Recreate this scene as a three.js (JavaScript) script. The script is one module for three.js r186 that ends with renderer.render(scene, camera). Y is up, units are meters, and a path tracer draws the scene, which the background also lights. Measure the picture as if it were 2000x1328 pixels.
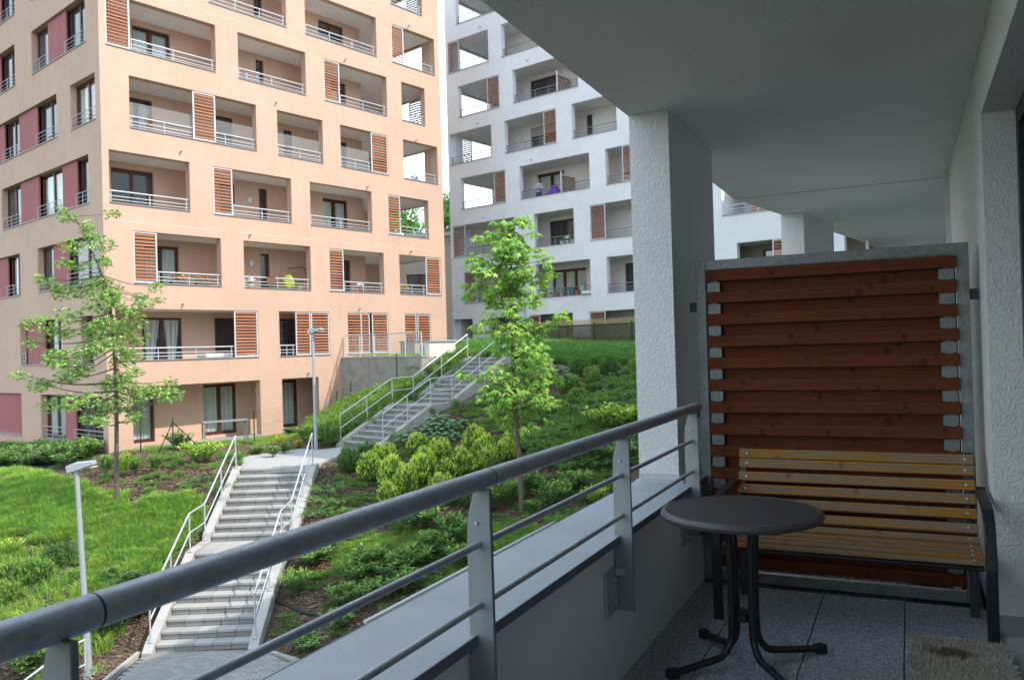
import * as THREE from 'three';
import { mergeGeometries } from 'three/addons/utils/BufferGeometryUtils.js';
import { RoundedBoxGeometry } from 'three/addons/geometries/RoundedBoxGeometry.js';
import { MarchingCubes } from 'three/addons/objects/MarchingCubes.js';

// ---------------------------------------------------------------- camera, sky, sun, exposure
const scene = new THREE.Scene();
const FOCAL = 1600, ROLL = 0.029, PITCH = 0.00875;
const camera = new THREE.PerspectiveCamera(2 * Math.atan(664 / FOCAL) * 180 / Math.PI, 1024 / 679, 0.05, 900);
camera.position.set(0, 1.5, 0);
camera.rotation.set(PITCH, 0, -ROLL, 'YXZ');
camera.focus = 4.6; camera.userData.fStop = 8;
camera.updateMatrixWorld();

const renderer = new THREE.WebGLRenderer({ antialias: true });
renderer.setSize(1024, 679);
renderer.toneMapping = THREE.LinearToneMapping;
renderer.toneMappingExposure = 1.45;
renderer.shadowMap.enabled = true;

const SUN_AZ = 109, SUN_EL = 44, R = Math.PI / 180;
const SUN = new THREE.Vector3(Math.sin(SUN_AZ * R) * Math.cos(SUN_EL * R), Math.sin(SUN_EL * R), -Math.cos(SUN_AZ * R) * Math.cos(SUN_EL * R));
{ // bright, hazy early-summer sky
  const W = 512, H = 256, data = new Float32Array(W * H * 4), d = new THREE.Vector3();
  const mix = (a, b, t) => a + (b - a) * t;
  for (let j = 0; j < H; j++) for (let i = 0; i < W; i++) {
    const el = ((j + 0.5) / H - 0.5) * Math.PI, az = ((i + 0.5) / W - 0.5) * 2 * Math.PI;
    d.set(Math.cos(el) * Math.cos(az), Math.sin(el), Math.cos(el) * Math.sin(az));
    const t = Math.max(0, d.y), k = Math.pow(t, 0.5), s = Math.max(0, d.dot(SUN));
    let r = mix(1.62, 0.78, k), g = mix(1.76, 1.05, k), b = mix(1.78, 1.42, k);
    const h = 0.35 * Math.pow(s, 3) + 0.8 * Math.pow(s, 24);
    r += h; g += h * 0.97; b += h * 0.9;
    if (d.y < 0) { const q = Math.min(1, -d.y * 12); r = mix(r, 0.16, q); g = mix(g, 0.18, q); b = mix(b, 0.13, q); }
    data.set([r, g, b, 1], (j * W + i) * 4);
  }
  const sky = new THREE.DataTexture(data, W, H, THREE.RGBAFormat, THREE.FloatType);
  sky.mapping = THREE.EquirectangularReflectionMapping; sky.magFilter = sky.minFilter = THREE.LinearFilter; sky.needsUpdate = true;
  scene.background = sky; scene.environment = sky;
}
const sun = new THREE.DirectionalLight(0xfff4e8, 3.5);
sun.position.copy(SUN).multiplyScalar(120); sun.castShadow = true;
sun.shadow.mapSize.set(4096, 4096);
Object.assign(sun.shadow.camera, { left: -60, right: 60, top: 60, bottom: -60, near: 1, far: 300 });
scene.add(sun);

// ---------------------------------------------------------------- helpers
function rng(seed) { let a = seed | 0; return () => { a = (a + 0x6d2b79f5) | 0; let t = Math.imul(a ^ (a >>> 15), 1 | a); t = (t + Math.imul(t ^ (t >>> 7), 61 | t)) ^ t; return ((t ^ (t >>> 14)) >>> 0) / 4294967296; }; }
const V = (x, y, z) => new THREE.Vector3(x, y, z);
const used = {};
function numbered(name) { const n = used[name] = (used[name] ?? -1) + 1; return n ? name + '_' + String(n).padStart(3, '0') : name; }
function tag(o, label, category, group) { o.userData.label = label; if (category) o.userData.category = category; if (group) o.userData.group = group; return o; }
function thing(name, label, category, pos = [0, 0, 0], turn = 0, group) {
  const o = new THREE.Group(); o.name = numbered(name); o.position.set(...pos); o.rotation.y = turn; scene.add(o);
  return tag(o, label, category, group);
}
function copy(src, name, label, pos, turn, group, scale) {
  const o = src.clone(); o.name = numbered(name); o.userData = { ...src.userData }; o.position.set(...pos); o.rotation.y = turn; if (scale) o.scale.copy(scale); scene.add(o);
  if (label) o.userData.label = label; if (group) o.userData.group = group; return o;
}
// texture coordinates in metres, by the main direction of each face
function metreUV(g) {
  const p = g.attributes.position, n = g.attributes.normal, uv = new Float32Array(p.count * 2);
  for (let i = 0; i < p.count; i++) {
    const ax = Math.abs(n.getX(i)), ay = Math.abs(n.getY(i)), az = Math.abs(n.getZ(i));
    if (ay >= ax && ay >= az) { uv[2 * i] = p.getX(i); uv[2 * i + 1] = p.getZ(i); }
    else if (ax >= az) { uv[2 * i] = p.getZ(i); uv[2 * i + 1] = p.getY(i); }
    else { uv[2 * i] = p.getX(i); uv[2 * i + 1] = p.getY(i); }
  }
  g.setAttribute('uv', new THREE.BufferAttribute(uv, 2)); return g;
}
function merged(list) {
  const l = list.map((g) => { const q = g.index ? g.toNonIndexed() : g; for (const k of Object.keys(q.attributes)) if (k !== 'position' && k !== 'normal' && k !== 'color') q.deleteAttribute(k); return q; });
  return metreUV(l.length > 1 ? mergeGeometries(l) : l[0]);
}
function part(parent, name, geos, mat, opt = {}) {
  const m = new THREE.Mesh(Array.isArray(geos) ? merged(geos) : geos, mat);
  m.name = parent === scene ? numbered(name) : name; m.castShadow = m.receiveShadow = true;
  if (opt.pos) m.position.set(...opt.pos); if (opt.rot) m.rotation.set(...opt.rot);
  if (opt.label) m.userData.label = opt.label; if (opt.stuff) m.userData.kind = 'stuff';
  parent.add(m); return m;
}
function structure(name, geos, mat) { const m = part(scene, name, geos, mat); m.userData.kind = 'structure'; return m; }
const bx = (w, h, d, x = 0, y = 0, z = 0) => new THREE.BoxGeometry(w, h, d).translate(x, y, z);
// box given by its two corners
const bc = (x0, x1, y0, y1, z0, z1) => bx(Math.abs(x1 - x0), Math.abs(y1 - y0), Math.abs(z1 - z0), (x0 + x1) / 2, (y0 + y1) / 2, (z0 + z1) / 2);
const rb = (w, h, d, r, x = 0, y = 0, z = 0, s = 2) => new RoundedBoxGeometry(w, h, d, s, r).translate(x, y, z);
function tube(pts, r, seg = 1, rad = 8, tension = 0) { // smooth or straight round bar
  const list = [];
  if (seg === 1) for (let i = 0; i + 1 < pts.length; i++) list.push(rod(pts[i], pts[i + 1], r, r, rad));
  else list.push(new THREE.TubeGeometry(new THREE.CatmullRomCurve3(pts, false, 'catmullrom', tension || 0.5), seg, r, rad));
  return list;
}
function rod(a, b, r0, r1 = r0, rad = 8, capped = true) {
  const d = b.clone().sub(a), l = d.length(), g = new THREE.CylinderGeometry(r1, r0, l, rad, 1, !capped);
  g.applyQuaternion(new THREE.Quaternion().setFromUnitVectors(V(0, 1, 0), d.normalize()));
  return g.translate((a.x + b.x) / 2, (a.y + b.y) / 2, (a.z + b.z) / 2);
}
function pipe(pts, r, bend = 0.06, rad = 10) { // round tube with rounded corners
  const c = new THREE.CurvePath();
  let prev = pts[0];
  for (let i = 1; i < pts.length; i++) {
    if (i === pts.length - 1) { c.add(new THREE.LineCurve3(prev, pts[i])); break; }
    const a = pts[i].clone().sub(pts[i - 1]).normalize(), b = pts[i + 1].clone().sub(pts[i]).normalize();
    const p = pts[i].clone().addScaledVector(a, -bend), q = pts[i].clone().addScaledVector(b, bend);
    c.add(new THREE.LineCurve3(prev, p)); c.add(new THREE.QuadraticBezierCurve3(p, pts[i], q)); prev = q;
  }
  return new THREE.TubeGeometry(c, pts.length * 14, r, rad);
}
// ---------------------------------------------------------------- textures and materials
function noiseGrid(n, seed) { const r = rng(seed), a = new Float32Array(n * n); for (let i = 0; i < a.length; i++) a[i] = r(); return a; }
function tileNoise(seed) {
  const N = 64, a = noiseGrid(N, seed), s = (t) => t * t * (3 - 2 * t);
  return (x, y, f) => { // periodic in 0..1 when f is a whole number up to 64
    x = ((x % 1) + 1) % 1 * f; y = ((y % 1) + 1) % 1 * f;
    const x0 = Math.floor(x), y0 = Math.floor(y), u = s(x - x0), v = s(y - y0), x1 = (x0 + 1) % f, y1 = (y0 + 1) % f;
    const g = (i, j) => a[(j % N) * N + (i % N)];
    return (g(x0, y0) * (1 - u) + g(x1, y0) * u) * (1 - v) + (g(x0, y1) * (1 - u) + g(x1, y1) * u) * v;
  };
}
const N1 = tileNoise(11), N2 = tileNoise(27), N3 = tileNoise(53);
function tex(size, fn, metres, srgb = false) {
  const [w, h] = Array.isArray(size) ? size : [size, size], data = new Uint8Array(w * h * 4);
  for (let j = 0; j < h; j++) for (let i = 0; i < w; i++) {
    const c = fn((i + 0.5) / w, (j + 0.5) / h, i, j), k = (j * w + i) * 4;
    for (let q = 0; q < 3; q++) data[k + q] = Math.max(0, Math.min(255, Math.round((typeof c === 'number' ? c : c[q]) * 255)));
    data[k + 3] = 255;
  }
  const t = new THREE.DataTexture(data, w, h); t.wrapS = t.wrapT = THREE.RepeatWrapping; t.magFilter = THREE.LinearFilter; t.minFilter = THREE.LinearMipmapLinearFilter; t.generateMipmaps = true;
  const [mx, my] = Array.isArray(metres) ? metres : [metres, metres]; t.repeat.set(1 / mx, 1 / my);
  if (srgb) t.colorSpace = THREE.SRGBColorSpace; t.needsUpdate = true; return t;
}
const C = (r, g, b) => new THREE.Color().setRGB(r, g, b);
const std = (color, rough = 0.8, o = {}) => new THREE.MeshStandardMaterial({ color, roughness: rough, ...o });
const mottle = tex(512, (x, y) => { const n = 0.4 * N1(x, y, 4) + 0.3 * N2(x, y, 11) + 0.2 * N3(x, y, 29) + 0.1 * N1(y, x, 61); return 0.86 + 0.14 * n * 1.2; }, 3.1);
const mottleFine = mottle.clone(); mottleFine.repeat.set(1.6, 1.6); mottleFine.needsUpdate = true;
const rnd = noiseGrid(512, 5);
const stuccoBump = (() => { // plaster grains pressed into each other
  const S = 512, h = new Float32Array(S * S), r = rng(404);
  for (let n = 0; n < 5200; n++) { const cx = r() * S, cy = r() * S, q = 3 + 5.5 * r(), top = 0.35 + 0.65 * r(), ex = 0.7 + 0.6 * r(); for (let y = -9; y <= 9; y++) for (let x = -9; x <= 9; x++) { const d = Math.hypot(x * ex, y / ex) / q; if (d < 1) { const k = (((Math.floor(cy) + y) & 511) * S) + ((Math.floor(cx) + x) & 511); h[k] = Math.max(h[k], top * Math.sqrt(1 - d * d)); } } }
  return tex(S, (x, y, i, j) => 0.8 * h[j * S + i] + 0.2 * rnd[j * S + i], 0.55);
})();
const stuccoFar = tex(512, (x, y, i, j) => 0.6 * N1(x, y, 57) + 0.4 * rnd[j * 512 + i], 1.3);
const wallTex = (seed) => tex(512, (x, y) => { const n = 0.5 * N1(x + seed, y, 3) + 0.3 * N2(x, y + seed, 9) + 0.2 * N3(x, y, 33); const streak = 0.07 * Math.max(0, N2(x, 0.5, 47) - 0.45) * N1(x, y + seed, 5) + 0.05 * Math.max(0, N3(x + seed, 0.2, 23) - 0.6); return 0.96 + 0.17 * (n - 0.5) - 1.25 * streak; }, 5.3);
const M = {};
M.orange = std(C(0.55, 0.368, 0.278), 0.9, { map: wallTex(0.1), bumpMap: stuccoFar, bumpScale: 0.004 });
M.orangeBounce = std(C(0.64, 0.42, 0.31), 0.9, { map: wallTex(0.2), bumpMap: stuccoFar, bumpScale: 0.003 });  // front wall paint made lighter: bounced loggia light is put into this colour
M.orangeSoffit = std(C(0.82, 0.81, 0.78), 0.9, { map: wallTex(0.5) });
M.white = std(C(0.79, 0.815, 0.84), 0.9, { map: wallTex(0.3), bumpMap: stuccoFar, bumpScale: 0.003 });
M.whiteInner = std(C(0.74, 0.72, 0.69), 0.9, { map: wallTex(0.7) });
M.red = std(C(0.35, 0.115, 0.12), 0.85, { map: wallTex(0.6) });
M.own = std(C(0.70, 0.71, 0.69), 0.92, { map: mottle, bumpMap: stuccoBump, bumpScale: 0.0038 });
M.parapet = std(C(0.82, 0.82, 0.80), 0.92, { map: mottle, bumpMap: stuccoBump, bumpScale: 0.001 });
M.ownCeil = std(C(0.72, 0.745, 0.72), 0.92, { map: mottle, bumpMap: stuccoBump, bumpScale: 0.003 });
M.greyWall = std(C(0.28, 0.245, 0.21), 0.9, { map: wallTex(0.8) });
M.galv = std(C(0.50, 0.54, 0.57), 0.5, { metalness: 0.25, map: tex(512, (x, y, i, j) => { const n = 0.45 * N1(x, y, 9) + 0.3 * N2(x, y, 27) + 0.25 * N3(x, y, 61), run = Math.max(0, N2(x, y * 0.3, 31) - 0.6); return 0.48 + 0.55 * n + 0.35 * run; }, 0.55), roughnessMap: tex(256, (x, y) => 0.65 + 0.35 * N2(x, y, 23), 0.4) });
M.galvPost = std(C(0.27, 0.295, 0.295), 0.48, { metalness: 0.5, map: mottleFine });
M.galvDark = std(C(0.24, 0.26, 0.26), 0.5, { metalness: 0.35, map: M.galv.map });
M.galvLight = std(C(0.44, 0.47, 0.49), 0.5, { metalness: 0.35, map: mottleFine });
M.frameWhite = std(C(0.62, 0.64, 0.67), 0.45, { metalness: 0.25 });
M.rail = std(C(0.55, 0.58, 0.61), 0.42, { metalness: 0.4 });
M.railGrey = std(C(0.25, 0.27, 0.29), 0.5, { metalness: 0.4 });
M.sill = std(C(0.30, 0.31, 0.33), 0.5, { metalness: 0.3 });
M.coping = std(C(0.34, 0.375, 0.40), 0.5, { metalness: 0.1, map: tex(512, (x, y) => { const n = 0.5 * N1(x, y, 5) + 0.3 * N2(x, y, 17) + 0.2 * N3(x, y, 53); const st = N3(x, y, 41) > 0.93 ? -0.12 : 0; return 0.76 + 0.28 * n + st; }, 1.1) });
M.darkMetal = std(C(0.022, 0.022, 0.026), 0.45, { metalness: 0.3 });
M.copingEdge = std(C(0.15, 0.155, 0.16), 0.6);
M.frameWood = std(C(0.085, 0.022, 0.014), 0.45);
M.pane = new THREE.MeshPhysicalMaterial({ color: C(0.035, 0.042, 0.045), roughness: 0.04, metalness: 0, specularIntensity: 1, ior: 2.2 });
M.glass = new THREE.MeshPhysicalMaterial({ color: C(0.96, 0.98, 0.97), roughness: 0.03, transmission: 1, thickness: 0, ior: 1.5 });
M.screenGlass = new THREE.MeshPhysicalMaterial({ color: C(0.9, 0.91, 0.9), roughness: 0.12, transmission: 0.93, thickness: 0, ior: 1.5 });
M.curtain = new THREE.MeshPhysicalMaterial({ color: C(0.72, 0.74, 0.72), roughness: 1, transmission: 0.25, thickness: 0, side: THREE.DoubleSide });
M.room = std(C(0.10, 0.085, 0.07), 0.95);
M.lampGlass = std(C(0.72, 0.72, 0.70), 0.3);
M.black = std(C(0.015, 0.015, 0.016), 0.6);
M.concrete = std(C(0.33, 0.32, 0.305), 0.9, { map: tex(512, (x, y, i, j) => { const n = 0.4 * N1(x, y, 5) + 0.3 * N2(x, y, 15) + 0.2 * N3(x, y, 45) + 0.1 * rnd[j * 512 + i]; const st = Math.max(0, N1(x, y, 7) - 0.55) * 0.5; return [0.80 + 0.26 * n - st, 0.79 + 0.26 * n - st, 0.765 + 0.25 * n - st * 1.05]; }, 1.9), bumpMap: stuccoFar, bumpScale: 0.004 });
M.slab = std(C(0.345, 0.34, 0.33), 0.9, { map: M.concrete.map });
M.slab2 = std(C(0.31, 0.306, 0.298), 0.9, { map: M.concrete.map });
M.slab3 = std(C(0.375, 0.367, 0.35), 0.9, { map: M.concrete.map });
M.riser = [std(C(0.27, 0.267, 0.257), 0.92, { map: M.concrete.map }), std(C(0.30, 0.295, 0.28), 0.92, { map: M.concrete.map }), std(C(0.245, 0.24, 0.235), 0.92, { map: M.concrete.map })];
M.paver = [std(C(0.27, 0.265, 0.255), 0.93, { map: M.concrete.map }), std(C(0.30, 0.295, 0.28), 0.93, { map: M.concrete.map }), std(C(0.245, 0.24, 0.235), 0.93, { map: M.concrete.map })];
M.kerb = std(C(0.40, 0.39, 0.375), 0.9, { map: M.concrete.map });
M.joint = std(C(0.10, 0.095, 0.085), 0.95);
// wood: u along the grain in metres, v across
function woodTex(seed, base, dark, grey, greyAmt, knots) {
  const r = rng(seed), W = 1024, H = 128, ks = [];
  for (let i = 0; i < knots; i++) ks.push([r(), 0.2 + 0.6 * r(), 0.004 + 0.005 * r()]);
  return tex([W, H], (x, y) => {
    let warp = 0, kd = 0;
    for (const [kx, ky, kr] of ks) { let dx = Math.abs(x - kx); dx = Math.min(dx, 1 - dx); const dy = (y - ky) * 0.055, q = Math.hypot(dx, dy); warp += 0.05 * Math.exp(-q * q / (kr * kr * 9)); kd = Math.max(kd, q < kr ? 1 : Math.exp(-(q - kr) / (kr * 0.5))); }
    const ring = 0.5 + 0.5 * Math.sin((y + warp + 0.07 * N1(x + seed * 0.13, y, 5)) * 46 + 3 * N2(x, y, 3));
    const fib = N3(x * 2, y, 61) * 0.5 + N1(x, y, 47) * 0.5, big = N2(x + seed * 0.31, y, 6) * 0.7 + N1(x, y + 0.3, 3) * 0.3;
    const crack = N1(x * 1, y, 63) * 0 + (Math.abs(y - 0.5 - 0.1 * (N2(x, 0.3, 5) - 0.5)) < 0.02 && N1(x, 0.7 + seed * 0.01, 7) > 0.72 ? 1 : 0);
    const g = Math.max(0, Math.min(1, (big - 0.5) * 5 + 0.5)) * greyAmt;
    return [0, 1, 2].map((q) => { let c = base[q] * (0.72 + 0.28 * ring) * (0.8 + 0.35 * fib); c = c * (1 - g) + grey[q] * (0.85 + 0.3 * fib) * g; c = c * (1 - 0.6 * kd) + dark[q] * 0.6 * kd; return crack ? c * 0.35 : c; });
  }, [1.6, 0.1]);
}
const lin = (t) => { t.colorSpace = THREE.NoColorSpace; return t; };
M.screenWood = [1, 2, 3].map((s) => new THREE.MeshPhysicalMaterial({ roughness: 0.8, specularIntensity: 0.35, map: lin(woodTex(s, [0.155, 0.04, 0.0145], [0.03, 0.01, 0.006], [0.10, 0.03, 0.012], 0.7, 4)) }));
M.benchWood = [7, 8, 9].map((s) => new THREE.MeshPhysicalMaterial({ roughness: 0.8, specularIntensity: 0.4, map: lin(woodTex(s, [0.38, 0.165, 0.03], [0.10, 0.06, 0.03], [0.19, 0.165, 0.11], 0.8, 2)) }));
M.slatWood = [std(C(0.335, 0.125, 0.056), 0.75, { map: mottleFine }), std(C(0.29, 0.105, 0.048), 0.75, { map: mottleFine }), std(C(0.37, 0.145, 0.065), 0.7, { map: mottleFine })];
M.slatWoodDark = [std(C(0.24, 0.10, 0.055), 0.7, { map: mottleFine }), std(C(0.27, 0.12, 0.07), 0.7, { map: mottleFine })];
M.tile = std(C(1, 1, 1), 0.75, { map: lin(tex(1024, (() => { const a = noiseGrid(512, 91); return (x, y, i, j) => { const wi = i + 5 * (N1(x, y, 63) - 0.5) * 2, wj = j + 5 * (N2(x, y, 59) - 0.5) * 2, g = a[((wj >> 3) & 511) * 512 + ((wi >> 3) & 511)], f = a[((j >> 1) & 511) * 512 + ((i >> 1) & 511)]; const c = g < 0.3 ? 0.14 : g < 0.5 ? 0.23 : g < 0.82 ? 0.33 : 0.43; const v = 1.35 * (c * 0.8 + 0.12 * f); return [v * 0.97, v * 1.0, v * 1.05]; }; })(), 0.9)), bumpMap: stuccoBump, bumpScale: 0.001 });
M.tableTop = std(C(0.034, 0.028, 0.026), 0.68, { bumpMap: tex(256, (x, y, i, j) => 0.5 + 0.5 * Math.sin(x * 400) * Math.sin(y * 400) * 0.5 + 0.3 * rnd[j * 512 + i], 0.12), bumpScale: 0.0006 });
M.tableRim = std(C(0.065, 0.06, 0.062), 0.38);
M.tableLeg = std(C(0.018, 0.0155, 0.015), 0.36);
M.bark = std(C(0.155, 0.125, 0.085), 0.95, { map: mottleFine, bumpMap: stuccoFar, bumpScale: 0.02 });
M.leaf = new THREE.MeshPhysicalMaterial({ vertexColors: true, roughness: 1, transmission: 0.4, thickness: 0, side: THREE.DoubleSide, specularIntensity: 0.5 });
M.leafSolid = std(0xffffff, 0.8, { vertexColors: true, side: THREE.DoubleSide });
M.grass = new THREE.MeshPhysicalMaterial({ color: 0xffffff, roughness: 0.9, transmission: 0.25, thickness: 0, side: THREE.DoubleSide });
M.chip = std(0xffffff, 0.95);
M.greenPost = std(C(0.012, 0.055, 0.03), 0.5, { metalness: 0.1 });
M.terracotta = std(C(0.42, 0.13, 0.06), 0.85);
M.planterGrey = std(C(0.10, 0.095, 0.09), 0.8);
M.whitePot = std(C(0.7, 0.7, 0.68), 0.5);

// ---------------------------------------------------------------- terrain height (thin-plate surface through surveyed points: x, distance, height)
const SURVEY = [[-8.4, 17.8, -5], [-8.5, 20.6, -3.6], [-8.6, 21.7, -3.42], [-8.7, 24.6, -2.05], [-5.6, 17.8, -5], [-5.75, 20.6, -3.62], [-5.8, 21.7, -3.45], [-5.9, 24.6, -2.1],
  [-7, 25.5, -1.98], [-7.6, 28.5, -1.98], [-5, 26.6, -2.02], [-6.2, 29.3, -1.98], [-7, 16, -4.97], [-9, 16.5, -4.95], [-4, 16, -4.97], [-7, 11, -5], [-12, 15, -5], [0, 10, -4.9], [-14, 10, -5.1],
  [-14.6, 29.3, -1.9], [-10, 34.5, -1.95], [-8.5, 36.3, -1.9], [-23, 36.6, -2.6], [-18, 32.3, -2.25], [-14, 25, -2.5], [-14, 18, -4.5], [-19, 21, -3.9], [-21, 28, -2.9], [-25, 18, -4.6],
  [-6.4, 29.9, -1.95], [-4.5, 32, -0.72], [-3.7, 32.9, -0.6], [-1.6, 35.4, 1], [-4.7, 28.3, -1.9], [-3.1, 30.5, -0.75], [-2.3, 31.4, -0.6], [-0.1, 33.8, 0.95],
  [-7.6, 36, -1.3], [-5.6, 34, -0.7], [-3.6, 34.6, 0.6], [-2.6, 36.6, 1.2], [-3.5, 41, 1.45], [0.5, 38, 1.4], [5, 43, 1.55], [11, 38, 1.6], [3, 36, 1.2],
  [0.25, 22.5, -3], [0, 18, -4.1], [0, 14, -4.6], [4, 20, -3.3], [3, 26, -1.5], [4, 30, -0.1], [8, 28, -0.3], [6, 34, 1], [-3, 25, -2.2], [-3, 21, -3.6], [-3, 17.5, -4.7], [8, 22, -2.4], [14, 32, 1.5]];
const groundAt = (() => {
  const n = SURVEY.length, m = n + 3, A = Array.from({ length: m }, () => new Float64Array(m + 1)), phi = (q) => (q > 0 ? q * Math.log(Math.max(q, 1e-9)) : 0);
  for (let i = 0; i < n; i++) {
    for (let j = 0; j < n; j++) A[i][j] = phi((SURVEY[i][0] - SURVEY[j][0]) ** 2 + (SURVEY[i][1] - SURVEY[j][1]) ** 2) + (i === j ? 2 : 0);
    A[i][n] = A[n][i] = 1; A[i][n + 1] = A[n + 1][i] = SURVEY[i][0]; A[i][n + 2] = A[n + 2][i] = SURVEY[i][1]; A[i][m] = SURVEY[i][2];
  }
  for (let c = 0; c < m; c++) {
    let p = c; for (let r = c + 1; r < m; r++) if (Math.abs(A[r][c]) > Math.abs(A[p][c])) p = r;
    [A[c], A[p]] = [A[p], A[c]];
    for (let r = 0; r < m; r++) if (r !== c) { const f = A[r][c] / A[c][c]; if (f) for (let k = c; k <= m; k++) A[r][k] -= f * A[c][k]; }
  }
  const w = A.map((row, i) => row[m] / row[i]);
  return (x, d) => {
    x = Math.max(-27, Math.min(15, x)); d = Math.max(8, Math.min(46, d));
    let h = w[n] + w[n + 1] * x + w[n + 2] * d;
    for (let i = 0; i < n; i++) h += w[i] * phi((SURVEY[i][0] - x) ** 2 + (SURVEY[i][1] - d) ** 2);
    return h;
  };
})();
const inside = (poly, x, y) => { let c = false; for (let i = 0, j = poly.length - 1; i < poly.length; j = i++) { const [a, b] = poly[i], [p, q] = poly[j]; if ((b > y) !== (q > y) && x < ((p - a) * (y - b)) / (q - b) + a) c = !c; } return c; };
const P_LAWN = [[-22, 31], [-18.01, 28.65], [-13.84, 25.55], [-11.4, 23.45], [-9.97, 23.55], [-8.74, 23.2], [-8.66, 22.15], [-8.6, 21], [-8.95, 20.05], [-9.95, 19.6], [-10.76, 20], [-11.1, 21.1], [-11.63, 21.65], [-13.11, 22.1], [-13.88, 22], [-15.77, 22.35], [-26, 23]];
const P_LAWN_PATCH = [[-5.55, 21.1], [-4.24, 21.85], [-1.5, 21.65], [0.66, 21.4], [1.27, 20.6], [-0.15, 20.3], [-2.1, 20.8], [-3.34, 20.4], [-4.77, 20.55]];
const P_LAWN_HOUSE = [[-13.5, 30.4], [-8.6, 36.2], [-7.6, 35.4], [-8.6, 31.9], [-10.6, 30.6], [-12.8, 29.0], [-14.2, 29.6]];
const P_LAWN_TOP = [[-2.3, 36], [-3.5, 40], [-4, 44.5], [3, 46], [14, 38.5], [14, 31.2], [5.4, 32.6], [3.4, 32.8], [1.4, 32.9], [0.6, 33.6], [0.1, 34.6]];
const P_JUN_RIGHT = [[5.6, 31.2], [4.57, 30.75], [3.26, 29.55], [2.07, 28.35], [1.33, 26.75], [0.53, 25.55], [0.79, 24.3], [3.57, 24.3], [5.4, 24.9], [6.5, 30.4]];
const P_JUN_LEFT = [[-6.9, 30.35], [-7.5, 32], [-8.1, 34.4], [-7.7, 36.8], [-5.4, 34.9], [-4.0, 34.2], [-3.3, 35.6], [-2.2, 36.2], [-1.75, 35.6], [-2.7, 34.5], [-4.18, 32.95], [-5.52, 31.15], [-6.45, 30.2]];
const P_COVER_FAR = [[-14.9, 28.9], [-16.5, 30.9], [-23.5, 36.6], [-26, 38], [-26, 34], [-19, 29.8], [-15.8, 27.8]];
const P_LANDING = [[-8.22, 24.45], [-8.35, 25.2], [-9.15, 27.2], [-9.05, 27.5], [-7.6, 29.15], [-7.15, 28.75], [-6.45, 29.35], [-6.2, 29.75], [-4.72, 28.42], [-6.0, 26.2], [-6.05, 24.45]];
const P_PATH = [[-8.2, 17.9], [-8.2, 12], [0, 12], [-0.5, 15], [-4.6, 17.0], [-5.85, 17.9]];
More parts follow.
